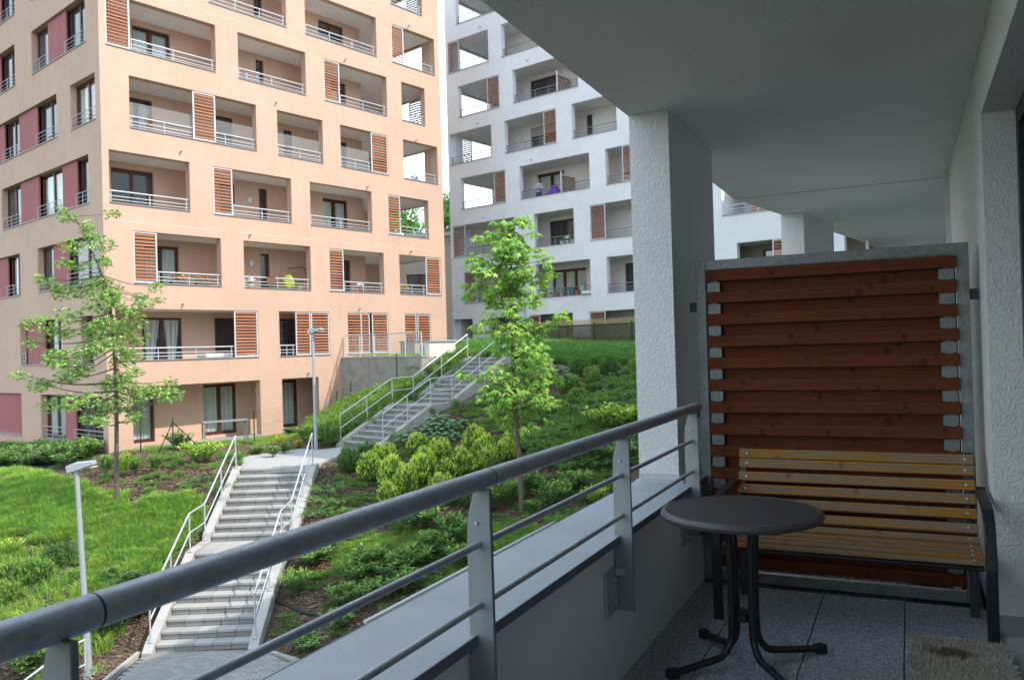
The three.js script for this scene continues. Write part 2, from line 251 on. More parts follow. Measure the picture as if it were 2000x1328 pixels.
// ---------------------------------------------------------------- ground
const LOW = { x: -6.92, d: 17.88, y: -4.9, turn: 2.4 * R, w: 2.02, rise: 1 / 6, n1: 9, t1: 0.32, land: 1.26, n2: 9, t2: 0.345 };
const UPP = { x: -5.456, d: 29.09, y: -1.9, turn: -42 * R, w: 1.95, rise: 1 / 6, n1: 8, t1: 0.34, land: 1.2, n2: 10, t2: 0.33 };
const runOf = (s) => (s.n1 - 1) * s.t1 + s.land + (s.n2 - 1) * s.t2;
function onStairs(s, x, d, pad) {
  const dx = x - s.x, dz = -d + s.d, c = Math.cos(s.turn), q = Math.sin(s.turn), lx = c * dx - q * dz, lz = q * dx + c * dz;
  return Math.abs(lx) < s.w / 2 + pad && lz < 0.1 && lz > -runOf(s) - 0.25;
}
{
  const axis = (a, b, st, before, after) => { const l = [...before]; for (let q = a; q <= b + 1e-6; q += st) l.push(q); return [...l, ...after]; };
  const xs = axis(-27, 15, 0.2, [-400, -150, -70, -40, -30], [20, 30, 60, 150, 400]), ds = axis(10, 46, 0.2, [-200, -60, -20, 0, 6], [52, 65, 90, 160, 500]);
  const W = xs.length, H = ds.length, pos = new Float32Array(W * H * 3), col = new Float32Array(W * H * 3), uv = new Float32Array(W * H * 2), idx = [];
  const hash = (x, d) => N1(x * 0.061, d * 0.061, 32) * 0.6 + N2(x * 0.17, d * 0.17, 32) * 0.4;
  for (let j = 0; j < H; j++) for (let i = 0; i < W; i++) {
    const k = j * W + i, x = xs[i], d = ds[j], n = hash(x, d), jx = x + (n - 0.5) * 1.1, jd = d + (hash(d, x) - 0.5) * 1.1;
    let h = groundAt(x, d);
    if (onStairs(LOW, x, d, 0.12) || onStairs(UPP, x, d, 0.12)) h -= 0.7;
    else if (inside(P_LANDING, x, d) || inside(P_PATH, x, d)) h = Math.min(h, inside(P_PATH, x, d) ? -5.05 : -2.06);
    else h += 0.05 * (n - 0.5);
    pos.set([x, h, -d], k * 3); uv.set([x, d], k * 2);
    let c = [0.12, 0.082, 0.056];
    if (inside(P_LAWN, jx, jd) || inside(P_LAWN_PATCH, jx, jd) || inside(P_LAWN_HOUSE, jx, jd) || inside(P_LAWN_TOP, jx, jd)) c = [0.08, 0.13, 0.02];
    else if (x < -15 && d > 27 || d > 45 || x < -26 || x > 14) c = [0.05, 0.075, 0.02];
    const v = 0.75 + 0.5 * N3(x * 0.31, d * 0.31, 32);
    col.set(c.map((q) => q * v), k * 3);
    if (i && j) idx.push(k, k - W, k - 1, k - 1, k - W, k - W - 1);
  }
  const g = new THREE.BufferGeometry();
  g.setAttribute('position', new THREE.BufferAttribute(pos, 3)); g.setAttribute('color', new THREE.BufferAttribute(col, 3)); g.setAttribute('uv', new THREE.BufferAttribute(uv, 2));
  g.setIndex(idx); g.computeVertexNormals();
  const mulch = tex(512, (x, y, i, j) => { const n = 0.35 * N1(x, y, 63) + 0.35 * N2(y, x, 55) + 0.3 * rnd[j * 512 + i]; return 0.55 + 0.5 * n + (rnd[((j >> 2) * 512 + (i >> 1)) % 262144] > 0.9 ? 0.3 : 0); }, 1.3);
  const m = structure('ground', g, std(0xffffff, 1, { vertexColors: true, map: mulch, bumpMap: mulch, bumpScale: 0.03, side: THREE.DoubleSide }));
  m.geometry = g;
}
// ---------------------------------------------------------------- paved landing and paved path
{
  const shape = new THREE.Shape(P_LANDING.map(([x, d]) => new THREE.Vector2(x, d)));
  const g = new THREE.ExtrudeGeometry(shape, { depth: 0.12, bevelEnabled: false }).rotateX(-Math.PI / 2).translate(0, -2.03, 0);
  const pave = tex(512, (x, y, i, j) => { const row = Math.floor(y * 10), u = ((x * 5 + (row % 2) * 0.5) % 1), v = (y * 10) % 1, jn = u < 0.03 || v < 0.06 ? 0.62 : 1; const b = N1(Math.floor(x * 5 + (row % 2) * 0.5) * 0.37, row * 0.23, 32); return jn * (0.88 + 0.12 * b) * (0.9 + 0.1 * rnd[j * 512 + i]); }, 1.0);
  structure('landing_pavement', [g], std(C(0.42, 0.415, 0.40), 0.92, { map: pave, bumpMap: pave, bumpScale: 0.003 }));
  const kerb = []; // raised edging along the open sides
  const edge = (a, b, y0, y1) => { const dx = b[0] - a[0], dd = b[1] - a[1], l = Math.hypot(dx, dd); kerb.push(bx(l, y1 - y0, 0.1).rotateY(Math.atan2(dd, dx)).translate((a[0] + b[0]) / 2, (y0 + y1) / 2, -(a[1] + b[1]) / 2)); };
  edge([-8.35, 25.2], [-9.15, 27.2], -2.3, -1.895); edge([-9.05, 27.55], [-7.6, 29.22], -2.3, -1.895); edge([-7.55, 29.2], [-7.1, 28.8], -2.3, -1.897); edge([-6.05, 26.2], [-5.0, 27.9], -2.4, -1.893);
  edge([-8.27, 17.75], [-8.27, 14], -5.2, -4.84); edge([-4.55, 17.06], [-5.75, 17.95], -5.2, -4.88); edge([-0.6, 15.1], [-4.5, 17.03], -5.2, -4.882);
  structure('kerb', kerb, M.kerb);
  const pshape = new THREE.Shape(P_PATH.map(([x, d]) => new THREE.Vector2(x, d)));
  const path = structure('paved_path', [new THREE.ExtrudeGeometry(pshape, { depth: 0.1, bevelEnabled: false }).rotateX(-Math.PI / 2).translate(0, -5.03, 0)], M.joint);
  const stone = merged([rb(0.196, 0.05, 0.096, 0.006, 0, 0, 0, 1)]), rest = [], r = rng(71), spots = [];
  for (let j = 0; j < 60; j++) for (let i = 0; i < 44; i++) { const x = -8.12 + i * 0.2 + (j % 2) * 0.1, d = 17.82 - j * 0.1; if (inside(P_PATH, x - 0.09, d) && inside(P_PATH, x + 0.09, d)) spots.push([x, d]); }
  const show = ([x, d]) => { const px = 1000 + (x / d) * 1600, py = 690 + 6.4 / d * 1600; return px > 190 && px < 600 && py < 1345; };
  const first = spots.filter(show).slice(0, 300), seen = new Set(first);
  for (const s of first) part(path, 'paving_stone', stone, M.paver[Math.floor(r() * 3)], { pos: [s[0], -4.925 + r() * 0.004, -s[1]] });
  for (const s of spots) if (!seen.has(s)) rest.push(bx(0.196, 0.05, 0.096, s[0], -4.925, -s[1]));
  part(path, 'far_paving_stones', rest, M.paver[0], { stuff: true });
}
// ---------------------------------------------------------------- outdoor staircases
function staircase(s, label, seed) {
  const t = thing('outdoor_staircase', label, 'staircase', [s.x, s.y, -s.d], s.turn), r = rng(seed), cols = 5, bw = s.w / cols;
  const zs = []; for (let i = 0; i < s.n1; i++) zs.push([-i * s.t1, (i + 1) * s.rise, i === s.n1 - 1 ? s.land : s.t1]);
  const z1 = -(s.n1 - 1) * s.t1 - s.land; for (let i = 0; i < s.n2; i++) zs.push([z1 - i * s.t2, (s.n1 + i + 1) * s.rise, s.t2]);
  const geoCache = {}, base = [];
  for (const [z, y, depth] of zs) {
    const big = depth > 0.6, rows = big ? 3 : 1;
    for (let k = 0; k < rows; k++) for (let c = 0; c < cols; c++) {
      const dd = depth / rows + (k ? 0 : 0.015), key = dd.toFixed(3);
      const g = geoCache[key] ??= merged([rb(bw - 0.008, 0.062, dd - 0.004, 0.007, 0, 0, 0, 1)]);
      part(t, 'tread_slab', g, [M.slab, M.slab2, M.slab3][Math.floor(r() * 3)], { pos: [-s.w / 2 + (c + 0.5) * bw, y - 0.031 + (r() - 0.5) * 0.004, z + (k ? -k * depth / rows : 0.02) - dd / 2] });
    }
    const rg = geoCache.r ??= merged([bx(bw - 0.01, s.rise - 0.076, 0.1)]);
    for (let c = 0; c < cols; c++) part(t, 'riser_block', rg, M.riser[Math.floor(r() * 3)], { pos: [-s.w / 2 + (c + 0.5) * bw, y - 0.075 - (s.rise - 0.076) / 2, z - 0.058 + (r() - 0.5) * 0.004] });
    base.push(bc(-s.w / 2, s.w / 2, y - 0.9, y - 0.068, z - 0.1, z - depth - 0.06));
  }
  part(t, 'stair_core', base, M.joint);
  const top = (z) => z, prof = [[0.22, -0.9], [0.22, 0.06], [0.02, s.rise + 0.05], [-(s.n1 - 1) * s.t1, s.n1 * s.rise + 0.05], [z1 + 0.06, s.n1 * s.rise + 0.05], [z1, (s.n1 + 1) * s.rise + 0.05], [z1 - (s.n2 - 1) * s.t2, (s.n1 + s.n2) * s.rise + 0.05], [z1 - s.n2 * s.t2, (s.n1 + s.n2) * s.rise + 0.05], [z1 - s.n2 * s.t2, (s.n1 + s.n2) * s.rise - 0.9], [z1, s.n1 * s.rise - 0.8], [-(s.n1 - 1) * s.t1, s.n1 * s.rise - 0.9]];
  for (const side of [-1, 1]) {
    const g = new THREE.ExtrudeGeometry(new THREE.Shape(prof.map(([z, y]) => new THREE.Vector2(-z, y))), { depth: 0.2, bevelEnabled: true, bevelSize: 0.008, bevelThickness: 0.008, bevelSegments: 1 });
    g.rotateY(Math.PI / 2); // x' = z(depth), z' = -x
    g.translate(side > 0 ? s.w / 2 + 0.018 : -s.w / 2 - 0.218, 0, 0);
    part(t, 'stringer', [g], M.kerb);
  }
  return { zs, z1 };
}
const lowInfo = staircase(LOW, 'lower flight of concrete steps climbing from the paved path to the landing', 3);
const uppInfo = staircase(UPP, 'upper flight of concrete steps in shade, rising towards the white building', 4);
function handrail(s, side, label, startZ, o = {}) {
  const t = thing('handrail', label, 'handrail', [s.x, s.y, -s.d], s.turn), x = side * (s.w / 2 + 0.12);
  const z1 = -(s.n1 - 1) * s.t1 - s.land, h1 = s.n1 * s.rise, hT = (s.n1 + s.n2) * s.rise, zT = z1 - (s.n2 - 1) * s.t2 - 0.12;
  const slope1 = (z) => s.rise - z / s.t1 * s.rise + 0.05, p = [[startZ, slope1(startZ)], [-(s.n1 - 1) * s.t1, h1 + 0.05], [z1 + 0.12, h1 + 0.07], [zT + 0.12, hT + 0.05]];
  const at = (h) => p.map(([z, y]) => V(x, y + h, z));
  part(t, 'top_rail', [pipe(at(0.95), 0.0225, 0.05)], M.rail);
  part(t, 'lower_rail', [pipe(at(0.47), 0.017, 0.05)], M.rail);
  const y = (z) => { for (let i = 0; i < 3; i++) if (z <= p[i][0] + 1e-6 && z >= p[i + 1][0] - 1e-6) return p[i][1] + (p[i + 1][1] - p[i][1]) * (z - p[i][0]) / (p[i + 1][0] - p[i][0]); return p[3][1]; };
  for (const z of [p[0][0] - 0.01, (p[0][0] + p[1][0]) / 2, p[1][0], p[2][0], (p[2][0] + p[3][0]) / 2, p[3][0] + 0.01]) {
    part(t, 'post', [rod(V(x, y(z) - 0.05, z), V(x, y(z) + 0.94, z), 0.0205)], M.rail);
    part(t, 'base_plate', [bx(0.11, 0.012, 0.11, x, y(z) + 0.012, z)], M.rail);
  }
}
handrail(LOW, -1, 'galvanised handrail along the left edge of the lower steps', 0.0);
handrail(LOW, 1, 'galvanised handrail along the right edge of the lower steps, casting its shadow on them', 0.0);
handrail(UPP, -1, 'galvanised handrail on the far left side of the upper steps', 0.1);
handrail(UPP, 1, 'galvanised handrail on the near right side of the upper steps', -0.1);
{
  const t = thing('handrail', 'short galvanised handrail beside the near lamp post at lower left', 'handrail', [-8.55, -4.97, -16.1]);
  const a = (h) => [V(0, h, 0), V(-0.12, h - 0.01, 0.35), V(-0.62, h - 0.42, 1.7)];
  part(t, 'top_rail', [pipe(a(0.98), 0.0225, 0.05)], M.rail); part(t, 'lower_rail', [pipe(a(0.5), 0.017, 0.05)], M.rail);
  part(t, 'post', [rod(V(0, 0, 0), V(0, 0.98, 0), 0.0205)], M.rail); part(t, 'post', [rod(V(-0.62, -0.6, 1.7), V(-0.62, 0.56, 1.7), 0.0205)], M.rail);
}
// ---------------------------------------------------------------- apartment buildings with loggias
const SPAN = (k) => [1.39, 3.33, 4.28, 6.23, 7.18, 9.12, 10.05, 12.0, 12.95, 14.87, 15.72, 17.62, 18.6, 20.5, 21.45, 23.4].slice(2 * k - 2, 2 * k);
function wallWithHoles(x0, x1, y0, y1, holes, depth) {
  const s = new THREE.Shape([new THREE.Vector2(x0, y0), new THREE.Vector2(x1, y0), new THREE.Vector2(x1, y1), new THREE.Vector2(x0, y1)]);
  for (const [a, b, c, d] of holes) s.holes.push(new THREE.Path([new THREE.Vector2(a, c), new THREE.Vector2(a, d), new THREE.Vector2(b, d), new THREE.Vector2(b, c)]));
  return new THREE.ExtrudeGeometry(s, { depth, bevelEnabled: false }).translate(0, 0, -depth);
}
function waves(w, h, z, folds, seed) { // hanging curtain
  const g = new THREE.PlaneGeometry(w, h, folds * 6, 1), p = g.attributes.position, r = rng(seed), ph = r() * 6;
  for (let i = 0; i < p.count; i++) { const x = p.getX(i); p.setZ(i, 0.03 * Math.sin(x / w * folds * 6.283 + ph) + 0.012 * Math.sin(x * 31 + ph)); }
  g.computeVertexNormals(); return g.translate(0, 0, z);
}
// french window standing in a wall hole [a, b] x [c, d]; local z = 0 is the outer wall face
function windowIn(parent, a, b, c, d, z, leaves, curtain, seed = 1) {
  const f = [], t = 0.07, dp = 0.07, w = (b - a) / leaves;
  f.push(bc(a, a + t, c, d, z - dp, z), bc(b - t, b, c, d, z - dp, z), bc(a + t, b - t, d - t, d, z - dp, z), bc(a + t, b - t, c, c + t + 0.03, z - dp, z));
  for (let i = 1; i < leaves; i++) f.push(bc(a + i * w - 0.06, a + i * w + 0.06, c + t + 0.03, d - t, z - dp, z));
  const m = part(parent, 'window', f, M.frameWood);
  for (let i = 0; i < leaves; i++) {
    const x0 = a + i * w + (i ? 0.06 : t), x1 = a + (i + 1) * w - (i === leaves - 1 ? t : 0.06);
    part(m, 'pane', [bc(x0, x1, c + t + 0.03, d - t, z - 0.04, z - 0.036)], curtain ? M.glass : M.pane);
    if (curtain) part(m, 'curtain', [waves(x1 - x0 - 0.02, d - c - 0.25, 0, Math.max(2, Math.round((x1 - x0) * 5)), seed + i).translate((x0 + x1) / 2, (c + d) / 2, z - 0.14)], M.curtain);
  }
  return m;
}
const slatCache = {};
function louvre(parent, a, b, c, d, z, mats, o = {}) { // sliding screen of tilted wooden slats in a steel frame
  const t = 0.05, f = [bc(a, a + t, c, d, z - 0.04, z), bc(b - t, b, c, d, z - 0.04, z), bc(a + t, b - t, d - t, d, z - 0.04, z), bc(a + t, b - t, c, c + t, z - 0.04, z)];
  if (o.mid) f.push(bc(o.mid - 0.03, o.mid + 0.03, c + t, d - t, z - 0.039, z - 0.001));
  const m = part(parent, 'louvre_screen', f, o.frame ?? M.frameWhite), n = o.n ?? 14, h = (d - c - 2 * t) / n, w = b - a - 2 * t - 0.01, r = rng(Math.round(a * 100 + c * 977));
  const g = slatCache[w.toFixed(2)] ??= metreUV(bx(w, 0.07, 0.02).toNonIndexed());
  for (let i = 0; i < n; i++) part(m, 'slat', g, mats[Math.floor(r() * mats.length)], { pos: [(a + b) / 2, c + t + h * (i + 0.5), z - 0.02], rot: [o.tilt ?? -0.5, 0, 0] });
  return m;
}
function lowRailing(parent, a, b, y, z, mat, glass) {
  const f = [rod(V(a + 0.02, y + 0.44, z), V(b - 0.02, y + 0.44, z), 0.024), rod(V(a + 0.02, y + 0.25, z), V(b - 0.02, y + 0.25, z), 0.014), rod(V(a + 0.02, y + 0.12, z), V(b - 0.02, y + 0.12, z), 0.012)];
  const n = Math.max(2, Math.round((b - a) / 1.45));
  const m = part(parent, 'railing', f, mat);
  for (let i = 0; i <= n; i++) part(m, 'post', [rod(V(a + 0.1 + (b - a - 0.2) * i / n, y, z - 0.01), V(a + 0.1 + (b - a - 0.2) * i / n, y + 0.43, z - 0.01), 0.017)], mat);
  if (glass) part(m, 'glass_panel', [bc(a + 0.05, b - 0.05, y + 0.06, y + 0.98, z - 0.05, z - 0.042)], M.screenGlass);
}
function spout(parent, x, y, mat) { part(parent, 'water_spout', [rod(V(x, y, -0.05), V(x, y - 0.02, 0.15), 0.035)], mat); }
function wallLamp(parent, x, y, z) { const g = new THREE.SphereGeometry(0.14, 16, 10).scale(0.75, 1.15, 0.42).translate(x, y, z + 0.03), ring = new THREE.TorusGeometry(0.13, 0.016, 6, 20).scale(0.78, 1.2, 1).translate(x, y, z + 0.045); const m = part(parent, 'wall_lamp', [ring, rod(V(x, y, z), V(x, y, z + 0.02), 0.12, 0.12, 14)], M.galvLight); part(m, 'lamp_glass', [g], M.lampGlass); }

// --- orange building; local x runs along the sunlit front, z points out of it
const ORANGE_AT = [-0.496 * 29.5, 0, -29.5], ORANGE_TURN = 49.6 * R;
{
  const b = thing('apartment_building', 'tall salmon-orange apartment block with staggered loggias and maroon window panels', 'building', ORANGE_AT, ORANGE_TURN);
  const rows = [[-1.85, 0.43, [[0.9, 6.24], [7.3, 9.2]]], [...SPAN(1), [[0.34, 6.22], [7.24, 9.88], [10.86, 13.37], [14.4, 16.23]]], [...SPAN(2), [[1.08, 4.61], [5.63, 8.94], [9.94, 13.18], [14.18, 17.04]]],
    [...SPAN(3), [[0.25, 3.35], [4.35, 8.02], [9.0, 12.53], [13.55, 16.26]]], [...SPAN(4), [[1.05, 6.38], [7.4, 9.78], [10.77, 13.65], [14.64, 17.02]]], [...SPAN(5), [[0.24, 4.6], [5.6, 8.94], [9.93, 13.67], [14.63, 16.22]]],
    [...SPAN(6), [[0.25, 3.35], [4.35, 8.0], [8.98, 13.1], [14.07, 17.01]]], [...SPAN(7), [[1.05, 6.2], [7.3, 9.8], [10.9, 13.2], [14.08, 16.21]]], [...SPAN(8), [[0.3, 4.4], [5.6, 8.9], [9.9, 13.6], [14.3, 17]]]];
  const T = 0.33, X1 = 17.35, TOP = 24.6, holes = [];
  for (const [c, d, l] of rows) for (const [p, q] of l) holes.push([p, q, c, d]);
  part(b, 'front_wall', [wallWithHoles(0, X1, -3, TOP, holes, T)], M.orange);
  // windows at the back of the loggias: [row, from, to, leaves, curtain]
  const W = [[0, 1.5, 2.52, 1, 1], [0, 4.62, 6.14, 2, 1], [0, 8.1, 9.26, 1, 1], [1, 2.1, 3.76, 2, 2], [1, 5.2, 6.2, 1, 0], [1, 8.3, 9.3, 1, 0], [1, 11, 12.6, 2, 0], [2, 2.27, 3.7, 2, 1], [2, 7.48, 7.95, 1, 0], [2, 11.2, 12.5, 1, 0],
    [3, 1.06, 2.72, 2, 0], [3, 5.6, 6.3, 1, 0], [3, 7.5, 7.92, 1, 0], [3, 10.94, 12.42, 2, 1], [4, 1.6, 2.74, 2, 1], [4, 5.5, 6.3, 1, 0], [4, 8.85, 9.32, 1, 0], [4, 12.0, 12.46, 1, 0], [5, 2.0, 3.56, 2, 1], [5, 7.5, 7.9, 1, 0], [5, 11.6, 12.5, 1, 0],
    [6, 7.47, 7.9, 1, 0], [6, 10.95, 12.43, 2, 0], [7, 2.5, 4, 2, 0], [7, 8.8, 9.3, 1, 0]];
  const zb = -1.68, XC = 13.42, back = [], floorOf = (k) => (k ? rows[k][0] - 0.62 : -1.95), headOf = (k) => (k ? rows[k][0] + 1.70 : 0.3);
  for (const [k, p, q] of W) back.push([p, q, floorOf(k) + 0.12, headOf(k)]);
  part(b, 'loggia_wall', [wallWithHoles(T, XC, -3, TOP - 0.4, back, 0.25).translate(0, 0, zb), bc(XC - 0.25, XC, -3, TOP - 0.4, -1.94, -4.4), bc(XC, X1 - T, -3, 3.6, -1.7, -4.4), bc(XC - 0.2, X1, -3, TOP - 0.4, -4.4, -4.7)], M.orangeBounce);
  W.forEach(([k, p, q, n, cur], i) => {
    const f = floorOf(k) + 0.12, h = headOf(k);
    if (cur === 2) { // two draped curtains drawn to the side
      const m = windowIn(b, p, q, f, h, zb - 0.1, 2, 0, i);
      for (const [x0, s] of [[p + 0.12, 1], [(p + q) / 2 + 0.09, 1]]) {
        const g = waves(0.62, h - f - 0.2, 0, 5, i), ps = g.attributes.position;
        for (let v = 0; v < ps.count; v++) if (ps.getY(v) < 0) ps.setX(v, ps.getX(v) * 0.35 + (x0 < p + 0.3 ? -0.12 : 0.0));
        g.computeVertexNormals(); part(m, 'curtain', [g.translate(x0 + 0.31, (f + h) / 2, zb - 0.115)], M.curtain);
      }
    } else windowIn(b, p, q, f, h, zb - 0.1, n, cur, i * 3);
  });
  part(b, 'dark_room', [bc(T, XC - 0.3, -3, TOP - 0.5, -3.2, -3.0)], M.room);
  const slabs = []; // storey slabs seen as pale soffits
  for (let k = 0; k < rows.length - 1; k++) { const y0 = rows[k][1], y1 = floorOf(k + 1); slabs.push(bc(T + 0.002, XC - 0.26, y0, y1, -T - 0.001, zb - 0.02), bc(XC - 0.255, X1 - T + 0.1, y0, y1, -T - 0.001, -4.39)); }
  slabs.push(bc(T + 0.002, XC - 0.25, rows.at(-1)[1], TOP - 0.6, -T - 0.001, zb - 0.02));
  part(b, 'storey_slab', slabs, M.orangeSoffit);
  part(b, 'ground_slab', [bc(0.9, 9.3, -3, -1.95, -T - 0.001, zb - 0.02), bc(0.9, 6.24, -2.2, -1.83, -T + 0.01, 0.25), bc(7.3, 9.2, -2.2, -1.83, -T + 0.01, 0.25)], M.slab);
  // end wall with the openings of the corner loggias, roof, hidden rear
  const endHoles = []; for (let k = 2; k < rows.length; k++) endHoles.push([0.97, 4.1, rows[k][0] - 0.02, rows[k][1]]);
  part(b, 'end_wall', [wallWithHoles(0.331, 14, -3, TOP - 0.001, endHoles, T).rotateY(Math.PI / 2).translate(X1 - 0.002, 0, 0)], M.orange);
  part(b, 'roof', [bc(0.02, X1 - 0.02, TOP - 0.55, TOP - 0.3, -13.9, -T - 0.01)], M.greyWall);
  part(b, 'rear_wall', [bc(0.2, X1 - 0.4, -3, TOP - 0.6, -14, -13.7)], M.orange);
  const sills = []; for (const [c, d, l] of rows.slice(1)) for (const [p, q] of l) sills.push(bc(p + 0.004, q - 0.004, c - 0.001, c + 0.03, -T - 0.02, 0.045));
  sills.forEach((g) => part(b, 'window_sill', [g], M.sill));
  const S = [[5, 0.24, 1.14], [5, 9.93, 10.82], [6, 14.07, 14.88], [4, 3.57, 4.53], [4, 12.62, 13.65], [3, 4.35, 5.21], [3, 13.55, 14.36], [2, 1.08, 1.98], [2, 9.94, 10.78], [2, 16.0, 17.03], [1, 5.14, 6.21], [1, 8.09, 8.86], [1, 8.9, 9.87], [1, 10.87, 12.22, 11.72], [1, 12.38, 13.36], [1, 14.41, 15.24], [1, 15.32, 16.22], [7, 11, 11.9]];
  for (const [k, p, q, mid] of S) louvre(b, p, q, rows[k][0] + 0.035, rows[k][1] - 0.01, -0.03, M.slatWood, { mid });
  for (const [k] of [[5], [7]]) louvre(b, -2.2, -1.0, rows[k][0] + 0.04, rows[k][1], 0, M.slatWoodDark).position.set(0, 0, 0);
  for (const m of b.children.filter((c) => c.name === 'louvre_screen').slice(-2)) { m.rotation.y = Math.PI / 2; m.position.set(17.2, 0, -3.2); }
  const noRail = new Set(['1:10.86', '1:14.4']);
  for (let k = 1; k < rows.length; k++) for (const [p, q] of rows[k][2]) {
    if (noRail.has(k + ':' + p)) continue;
    const sc = S.filter((s) => s[0] === k && s[1] >= p - 0.1 && s[2] <= q + 0.1); let a = p, e = q;
    for (const s of sc) { if (s[1] - p < 0.15) a = s[2]; else if (q - s[2] < 0.15 && s[1] < e) e = Math.min(e, s[1]); }
    if (k === 1 && p === 7.24) e = 8.09;
    lowRailing(b, a, e, rows[k][0] + 0.03, -0.12, M.rail, (k === 4 && p < 13));
  }
  for (const [x, y] of [[3.01, 9.5], [7.36, 12.32], [11.14, 15.1], [15.22, 17.83], [12.28, 9.33], [15.51, 12.1], [5.94, 6.51], [14.94, 6.44], [11.6, 3.52], [2.93, 3.56], [8.65, 0.64]]) spout(b, x, y, M.galvLight);
  for (const [x, y] of [[7.0, 13.78], [7.0, 8.3], [7.0, 5.52], [7.1, -0.05]]) wallLamp(b, x, y, zb);
  // shaded left face: plane x = 0, q runs away from the corner
  const L = [[13.27, 15.05, [[1.12, 3.09, 'w'], [3.09, 4.85, 'r'], [4.85, 6.32, 'w']]], [13.27, 15.05, [[8.2, 10.2, 'w'], [10.2, 12.2, 'r']]], [10.25, 11.97, [[0.42, 2.6, 'w']]], [10.25, 11.97, [[3.9, 6.15, 'w'], [6.15, 8.16, 'r'], [8.16, 9.9, 'w'], [9.9, 12, 'r']]],
    [7.28, 9.1, [[1.13, 2.39, 'w'], [2.39, 3.77, 'r'], [3.77, 6.15, 'w'], [6.15, 8.16, 'r'], [8.16, 10.12, 'w']]], [4.3, 6.1, [[8.15, 9.87, 'w'], [9.87, 12, 'r']]], [4.3, 6.1, [[0.4, 3.32, 'w'], [3.32, 4.82, 'r'], [4.82, 6.2, 'w']]],
    [1.32, 3.13, [[3.85, 5.89, 'w'], [5.89, 7.77, 'r'], [7.77, 8.32, 'w']]], [1.32, 3.13, [[1.05, 2.14, 'w']]], [-1.66, 0.13, [[8.35, 12, 'r']]], [-1.66, 0.13, [[0.4, 3.03, 'w'], [3.03, 4.04, 'r'], [4.04, 6.22, 'w']]],
    [16.3, 18.08, [[0.4, 3.3, 'w'], [3.3, 4.9, 'r'], [4.9, 6.2, 'w']]], [16.3, 18.08, [[8.1, 10.0, 'w'], [10, 12, 'r']]], [19.2, 21, [[1.1, 3, 'w'], [3, 4.8, 'r'], [4.8, 6.3, 'w'], [8.2, 10.2, 'w']]]];
  const lh = L.map(([c, d, l]) => [-l.at(-1)[1], -l[0][0], c, d]).filter((h) => h[0] !== -10.2 || h[2] !== 19.2);
  const lw = wallWithHoles(-14, -0.331, -4, TOP - 0.002, lh, 0.3).rotateY(-Math.PI / 2); // x -> z
  part(b, 'left_wall', [lw], M.orange);
  const turnIn = (m) => { m.rotation.y = -Math.PI / 2; return m; };
  L.forEach(([c, d, l], i) => {
    part(b, 'window_sill', [bc(-0.04, 0.26, c - 0.001, c + 0.03, -l[0][0] - 0.004, -l.at(-1)[1] + 0.004)], M.sill);
    l.forEach(([p, q, kind], j) => {
      if (kind === 'r') part(b, 'red_panel', [bc(0.1, 0.16, c + 0.03, d, -p - 0.002, -q + 0.002)], M.red);
      else {
        turnIn(windowIn(b, -q, -p, c + 0.03, d, -0.24, q - p > 1.5 ? 2 : 1, (i * 5 + j) % 3 === 1 ? 1 : 0, i * 7 + j));
        const m = part(b, 'railing', [rod(V(0.03, c + 0.5, -p - 0.03), V(0.03, c + 0.5, -q + 0.03), 0.016), rod(V(0.03, c + 0.34, -p - 0.03), V(0.03, c + 0.34, -q + 0.03), 0.01), rod(V(0.03, c + 0.19, -p - 0.03), V(0.03, c + 0.19, -q + 0.03), 0.01)], M.galvLight);
        for (let e = 0; e < 3; e++) part(m, 'post', [rod(V(0.03, c + 0.03, -p - 0.04 - (q - p - 0.08) * e / 2), V(0.03, c + 0.5, -p - 0.04 - (q - p - 0.08) * e / 2), 0.015)], M.galvLight);
      }
    });
  });
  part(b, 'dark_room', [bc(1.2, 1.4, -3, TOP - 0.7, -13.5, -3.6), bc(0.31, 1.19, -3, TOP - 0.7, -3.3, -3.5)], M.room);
  part(b, 'wall_joint', [6.55, 15.3].map((y) => bc(0.0, X1, y, y + 0.014, -0.1, 0.002)), std(C(0.70, 0.56, 0.47), 0.9));
}
